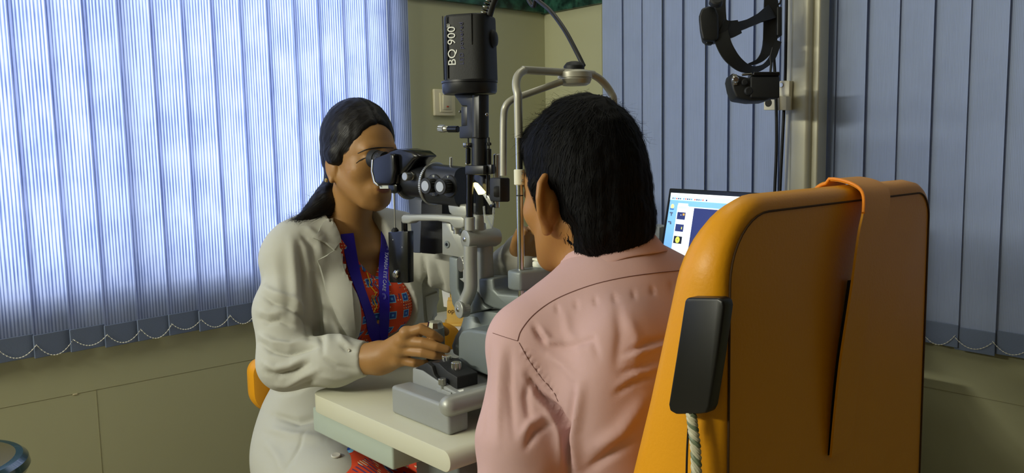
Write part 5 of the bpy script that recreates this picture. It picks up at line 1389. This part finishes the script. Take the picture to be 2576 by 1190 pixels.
# collar, lapels, cuff edge, pocket, buttons
M_COAT2 = M_COAT
surf_patch(cb_, [(788, 600), (812, 566), (848, 532), (861, 540), (866, 575), (864, 592), (838, 630), (815, 612)], .003, .005, M_COAT2, 'collar', co)
surf_patch(cb_, [(798, 655), (838, 631), (864, 594), (871, 610), (880, 690), (889, 800), (897, 880), (880, 850), (852, 795), (820, 735)], .002, .0045, M_COAT2, 'lapel', co)
surf_patch(cb_, [(1070, 745), (1098, 733), (1108, 780), (1110, 850), (1078, 852)], .002, .003, M_COAT2, 'breast_pocket', co)
for x, y, r in ((845, 1148, .0095), (878, 880, .0028)):
    p, n = hit(cb_, x, y, .001)
    if p: lathe('button', p, n, [(0, r), (.002, r*1.02), (.003, r*.9), (.0025, r*.6)], mat('button_pearl', rgb(205, 202, 190), .3), co, seg=24)
# lanyard
M_LAN = mat('lanyard_blue', rgb(38, 22, 158), .5, spec=.3)
lan = surf_strip(tb_, [(872, 588), (878, 630), (890, 690), (910, 750), (932, 810), (950, 852), (964, 884)], 25, .004, .0018, M_LAN, 'lanyard', woman)
lan2 = surf_strip(tb_, [(966, 562), (965, 615), (964, 670), (965, 730), (966, 790), (963, 845), (957, 884)], 24, .0065, .0018, M_LAN, 'lanyard', woman)
p, n = hit(tb_, 964, 632, .0095); p2, n2 = hit(tb_, 965, 742, .0095)
if p and p2:
    xd = (p2-p).normalized(); nn = (n+n2).normalized(); nn = (nn-xd*nn.dot(xd)).normalized(); yd = nn.cross(xd)
    text('lettering', 'TAPARIA EYE CARE', .0118, p, xd, yd, mat('lanyard_print', rgb(190, 196, 226), .5), lan2, ext=.0003, spacing=.95)
    for q_, s_ in ((p-xd*.012, 1), (p2+xd*.006, -1)):
        for r_ in (.004, .0065): tube('emblem', [q_+xd*(r_*math.cos(a))+yd*(r_*math.sin(a)*.8)+nn*.0006 for a in [k*.5 for k in range(9)]], .0006, mat('lanyard_emblem', rgb(120, 124, 206), .5), lan2, n=2, seg=6)
# tunic placket zigzag and buttons
M_YEL = mat('thread_yellow', rgb(226, 178, 40), .8); M_PUR = mat('thread_purple', rgb(110, 84, 150), .8)
for off, mm in ((0, M_YEL), (10, mat('thread_red', rgb(206, 40, 16), .8)), (17, M_PUR)):
    zz = []
    for x, y in ((922, 686), (931, 712), (928, 718), (946, 738), (938, 752), (947, 772), (938, 786)):
        q, n = hit(kb_, x+off*.8, y-off*.15, .0012)
        if q: zz.append(q)
    if len(zz) > 2: tube('zigzag_trim', zz, .0014, mm, ko, n=1, seg=6)
for x, y in ((937, 748), (950, 808)):
    q, n = hit(kb_, x, y, .001)
    if q: lathe('tunic_button', q, n, [(0, .0045), (.002, .0048), (.003, .004)], mat('button_wood', rgb(160, 110, 50), .4), ko, seg=16)
for x, y in ((890, 632), (900, 651), (904, 670), (916, 680), (879, 600)):
    q, n = hit(kb_, x, y, .0006)
    if q: lathe('tunic_bead', q, n, [(0, .0034), (.001, .0034), (.0012, .0030)], mat('bead_blue', rgb(40, 90, 160), .5), ko, seg=12)
# ------------------------------------------------------------------ the man in the pink shirt
MH_ = dep(1462, 430, 1.285)+ZUP*(-.036); MM_ = axes_of((.08, .995, 0), pitch=math.radians(-8)); MSc = 1.02
def ml_(x, y, z): return MH_ + MM_ @ (Vector((x, y, z))*MSc)
man = thing('person', 'man in a pink shirt seen from behind, chin on the slit lamp rest', 'person', (-1.22, -1.45, 0))
M_MSK = skin('skin_man', rgb(166, 118, 66), .07)
c7 = V(-1.235, -1.452, 1.125)
mls, mrs = V(-1.385, -1.395, 1.010), V(-1.045, -1.46, 1.035)
mle, mre = V(-1.435, -1.42, .745), V(-1.0, -1.46, .76)
mlw, mrw = V(-1.385, -1.24, .60), V(-1.05, -1.26, .60)
def mtorso(P, g=0.0):
    d = sd_ell(P, (-1.230, -1.455, .93), (.165+g, .115+g, .19+g))
    d = smin(d, sd_ell(P, (-1.215, -1.475, .72), (.160+g, .110+g, .20+g)), .07)
    d = smin(d, sd_ell(P, (-1.21, -1.45, .58), (.17+g, .13+g, .10+g)), .06)
    d = smin(d, sd_cap(P, mls, V(-1.24, -1.435, 1.085), .052+g, .050+g), .06)
    d = smin(d, sd_cap(P, mrs, V(-1.24, -1.435, 1.085), .052+g, .050+g), .06)
    for x in (-1.325, -1.14): d = smin(d, sd_ell(P, (x, -1.525, .965), (.075+g, .045+g, .10+g)), .05)
    return d
mn0, mn1 = ml_(0, -.022, -.055), c7+V(0, .03, -.01)
def mhead(P):
    d = head_sdf(head_local(P, MH_, MM_, MSc), True)*MSc
    d = smin(d, sd_cap(P, mn0, mn1, .056, .060), .03)
    return smin(d, mtorso(P, -.008), .05)
pieces = [poly_mesh(mhead, (-1.44, -1.60, 1.02), (-1.04, -1.20, 1.40), .0022)]
def mbody(P):
    d = mtorso(P, -.010)
    for kx in (-1.31, -1.11):
        d = smin(d, sd_path(P, [(kx, -1.42, .60), (kx, -1.08, .56), (kx, -1.10, .10)], [.09, .066, .048]), .05)
        d = smin(d, sd_path(P, [(kx, -1.12, .07), (kx, -.97, .045)], [.045, .034]), .03)
    for a, b, c, sx in ((mls, mle, mlw, 1), (mrs, mre, mrw, -1)):
        d = smin(d, sd_path(P, [a, b, c], [.046, .040, .029]), .03)
        ax = (c-b).normalized(); s_ = ax.cross(ZUP).normalized()
        for k in range(4): d = smin(d, sd_path(P, [c, c+ax*.07+s_*(k-1.5)*.018, c+ax*.13+s_*(k-1.5)*.020], [.022, .011, .008]), .008)
        d = smin(d, sd_path(P, [c, c+ax*.05-s_*sx*.04, c+ax*.08-s_*sx*.045], [.018, .012, .009]), .01)
    return d
pieces.append(poly_mesh(mbody, (-1.56, -1.65, 0), (-.90, -.80, 1.06), .008))
v, f = merge(pieces)
mb_ = link('body', np_mesh('body', v, f), [M_MSK, M_DARK], man, smooth=False)
# thick black hair
M_MH = mat('hair_man', rgb(7, 7, 9), .7, spec=.12)
def mhair(P):
    L = head_local(P, MH_, MM_, MSc)
    d = sd_ell(L, (0, -.014, .048), (.083, .099, .102))
    d = smin(d, sd_ell(L, (0, -.046, -.020), (.077, .066, .082)), .04)
    d = smin(d, sd_ell(L, (0, -.060, -.058), (.064, .052, .050)), .03)
    d = smin(d, sd_ell(L, (.0, .062, .085), (.050, .035, .040)), .025)                # quiff over the brow
    cut = sd_ell(L, (0, .120, -.005), (.085, .062, .085))
    cut = np.minimum(cut, sd_ell(L, (0, .085, -.085), (.12, .085, .066)))
    for s in (-1, 1):
        cut = np.minimum(cut, sd_ell(L, (s*.096, -.028, -.032), (.032, .030, .052)))
        cut = np.minimum(cut, sd_ell(L, (s*.090, -.038, -.075), (.036, .036, .062)))
    d = smax(d, -cut, .006)
    for s in (-1, 1):   # sideburn
        d = smin(d, sd_cap(L, (s*.0745, .018, .02), (s*.071, .014, -.018), .010, .004), .008)
    return d*MSc+.0016*vnoise(P, 170, 2)+.0010*vnoise(P, 420, 5)
mo, hv, hf = sdf_obj('hair', mhair, (-1.42, -1.58, 1.08), (-1.05, -1.20, 1.43), .0027, M_MH, man)
M_MH2 = mat('hair_man_strand', rgb(10, 10, 12), .65, spec=.15)
crown = np.array(ml_(.0, -.075, .135), np.float32)
def mflow(p):
    a = p-crown; a /= np.maximum(1e-6, np.linalg.norm(a, axis=1))[:, None]
    a[:, 2] -= .55; return a
rs_ = np.random.RandomState(9); sel = hv[rs_.choice(len(hv), 4200)]
strands('hair_strands', mhair, sel, mflow, 7, .006, .0010, .00045, M_MH2, mo, jit=.28, rise=.003, seed=3)
top = hv[hv[:, 2] > MH_.z+.10]; sel = top[rs_.choice(len(top), 420)]
strands('tousled_hair', mhair, sel, mflow, 6, .007, .001, .0006, M_MH2, mo, jit=.6, rise=.020, seed=8)
# shirt
M_PINK = mat('shirt_pink', rgb(200, 165, 164), .8, bump=.05, bscale=600, spec=.2)
arm = [mls+V(.02, 0, 0), mls+(mle-mls)*.5+V(-.004, 0, 0), mle, mlw+(mle-mlw)*.1]
armr = [mrs+V(-.02, 0, 0), mrs+(mre-mrs)*.5, mre, mrw+(mre-mrw)*.1]
def shirt(P):
    d = mtorso(P, .012)
    d = smin(d, sd_path(P, arm, [.062, .066, .060, .045], .02)+cloth_noise(P, .0035, 38, 2), .022)
    d = smin(d, sd_path(P, armr, [.062, .066, .060, .045], .02)+cloth_noise(P, .0035, 38, 4), .022)
    nk = sd_cap(P, c7+V(0, .03, -.03), c7+V(-.01, .06, .12), .062, .070); d = smax(d, -nk, .005)
    d = np.maximum(d, .50-P[:, 2])
    return d+cloth_noise(P, .0022, 26, 6)
v, f = poly_mesh(shirt, (-1.60, -1.68, .46), (-.86, -1.14, 1.17), .0040)
F_ = [([(1326, 946), (1360, 996), (1400, 1036), (1424, 1080), (1432, 1190)], -.020, 9), ([(1312, 930), (1345, 985), (1380, 1030), (1404, 1080), (1412, 1190)], .006, 12), ([(1462, 962), (1452, 1030), (1444, 1090), (1450, 1190)], .010, 14), ([(1446, 980), (1440, 1040), (1434, 1090)], -.008, 9),
      ([(1236, 860), (1226, 960), (1222, 1100)], -.003, 7), ([(1262, 870), (1256, 980), (1252, 1120)], .004, 10), ([(1284, 880), (1282, 980), (1292, 1100)], -.004, 9), ([(1330, 960), (1322, 1000), (1332, 1060)], -.006, 9),
      ([(1342, 818), (1358, 846), (1372, 862)], -.007, 7), ([(1360, 826), (1384, 858), (1420, 862)], .005, 8), ([(1376, 872), (1440, 872), (1490, 852), (1506, 900)], -.004, 8), ([(1370, 890), (1420, 920), (1452, 962)], .005, 12),
      ([(1552, 760), (1562, 840), (1552, 930)], -.004, 14), ([(1580, 800), (1600, 850), (1596, 930)], .004, 14), ([(1578, 886), (1630, 862), (1690, 846)], -.005, 7), ([(1566, 906), (1620, 884), (1680, 868)], .005, 8), ([(1560, 940), (1604, 922), (1660, 906)], -.004, 7), ([(1548, 992), (1590, 962), (1650, 940)], -.005, 8), ([(1550, 972), (1600, 944), (1660, 926)], .004, 8),
      ([(1496, 1130), (1560, 1084), (1624, 1000)], .008, 18), ([(1476, 1184), (1540, 1140), (1604, 1090)], -.008, 12), ([(1420, 780), (1430, 830), (1470, 900)], .003, 12), ([(1322, 1128), (1348, 1086), (1388, 1066)], -.007, 8), ([(1310, 1100), (1334, 1062), (1370, 1046)], .006, 9)]
for i in range(9):      # puckers along the sleeve seam
    x, y = 1316+i*9.5, 884+i*13.0
    F_.append(([(x-4, y+3), (x+10, y-6)], .0022, 3.2)); F_.append(([(x-1, y+9), (x+12, y+1)], -.002, 3.0))
for i in range(7): x = 1400+i*48; F_.append(([(x, 764-i*9), (x+4, 790-i*9)], -.0022, 5))
v = px_folds(v, f, F_)
so = link('shirt', np_mesh('shirt', v, f), M_PINK, man, smooth=False); sb_ = bvh_of([(v, f)])
# folded collar round the neck
def collar():
    bm = bmesh.new(); rings = []
    ctr = c7+V(0, .034, .0); tilt = Matrix.Rotation(math.radians(-24), 3, 'X')
    prof = [(.058, .060, .030), (.062, .064, .034), (.067, .069, .032), (.076, .078, .010), (.088, .088, -.018), (.087, .087, -.021), (.072, .074, .004), (.060, .062, .012)]
    n = 56
    for rx, ry, z in prof:
        rg = []
        for i in range(n):
            a = 2*math.pi*i/n; wob = .0015*math.sin(5*a)
            p = tilt@Vector((rx*math.cos(a)*1.02, ry*math.sin(a), z+wob)); rg.append(bm.verts.new(ctr+p))
        rings.append(rg)
    rings.append(rings[0])
    for a, b in zip(rings, rings[1:]):
        for i in range(n): bm.faces.new((a[i], a[(i+1) % n], b[(i+1) % n], b[i]))
    return finish(bm, 'collar', M_PINK, so, sharp=80)
collar()
M_SEAMP = mat('seam_pink', rgb(120, 84, 80), .9)
def seam(pix, r=.0008):
    q = []
    for p in smooth_path([Vector((x, y, 0)) for x, y in pix], 6):
        h_, n = hit(sb_, p.x, p.y, .0002)
        if h_: q.append(h_)
    if len(q) > 3: tube('seam', q, r, M_SEAMP, so, n=1, seg=6)
seam([(1302, 858), (1312, 830), (1345, 790), (1400, 752), (1480, 720), (1560, 700), (1640, 688), (1720, 680)])
seam([(1240, 838), (1270, 848), (1302, 858)], .0005); seam([(1306, 862), (1330, 905), (1362, 950), (1392, 985), (1404, 1010)], .0006)
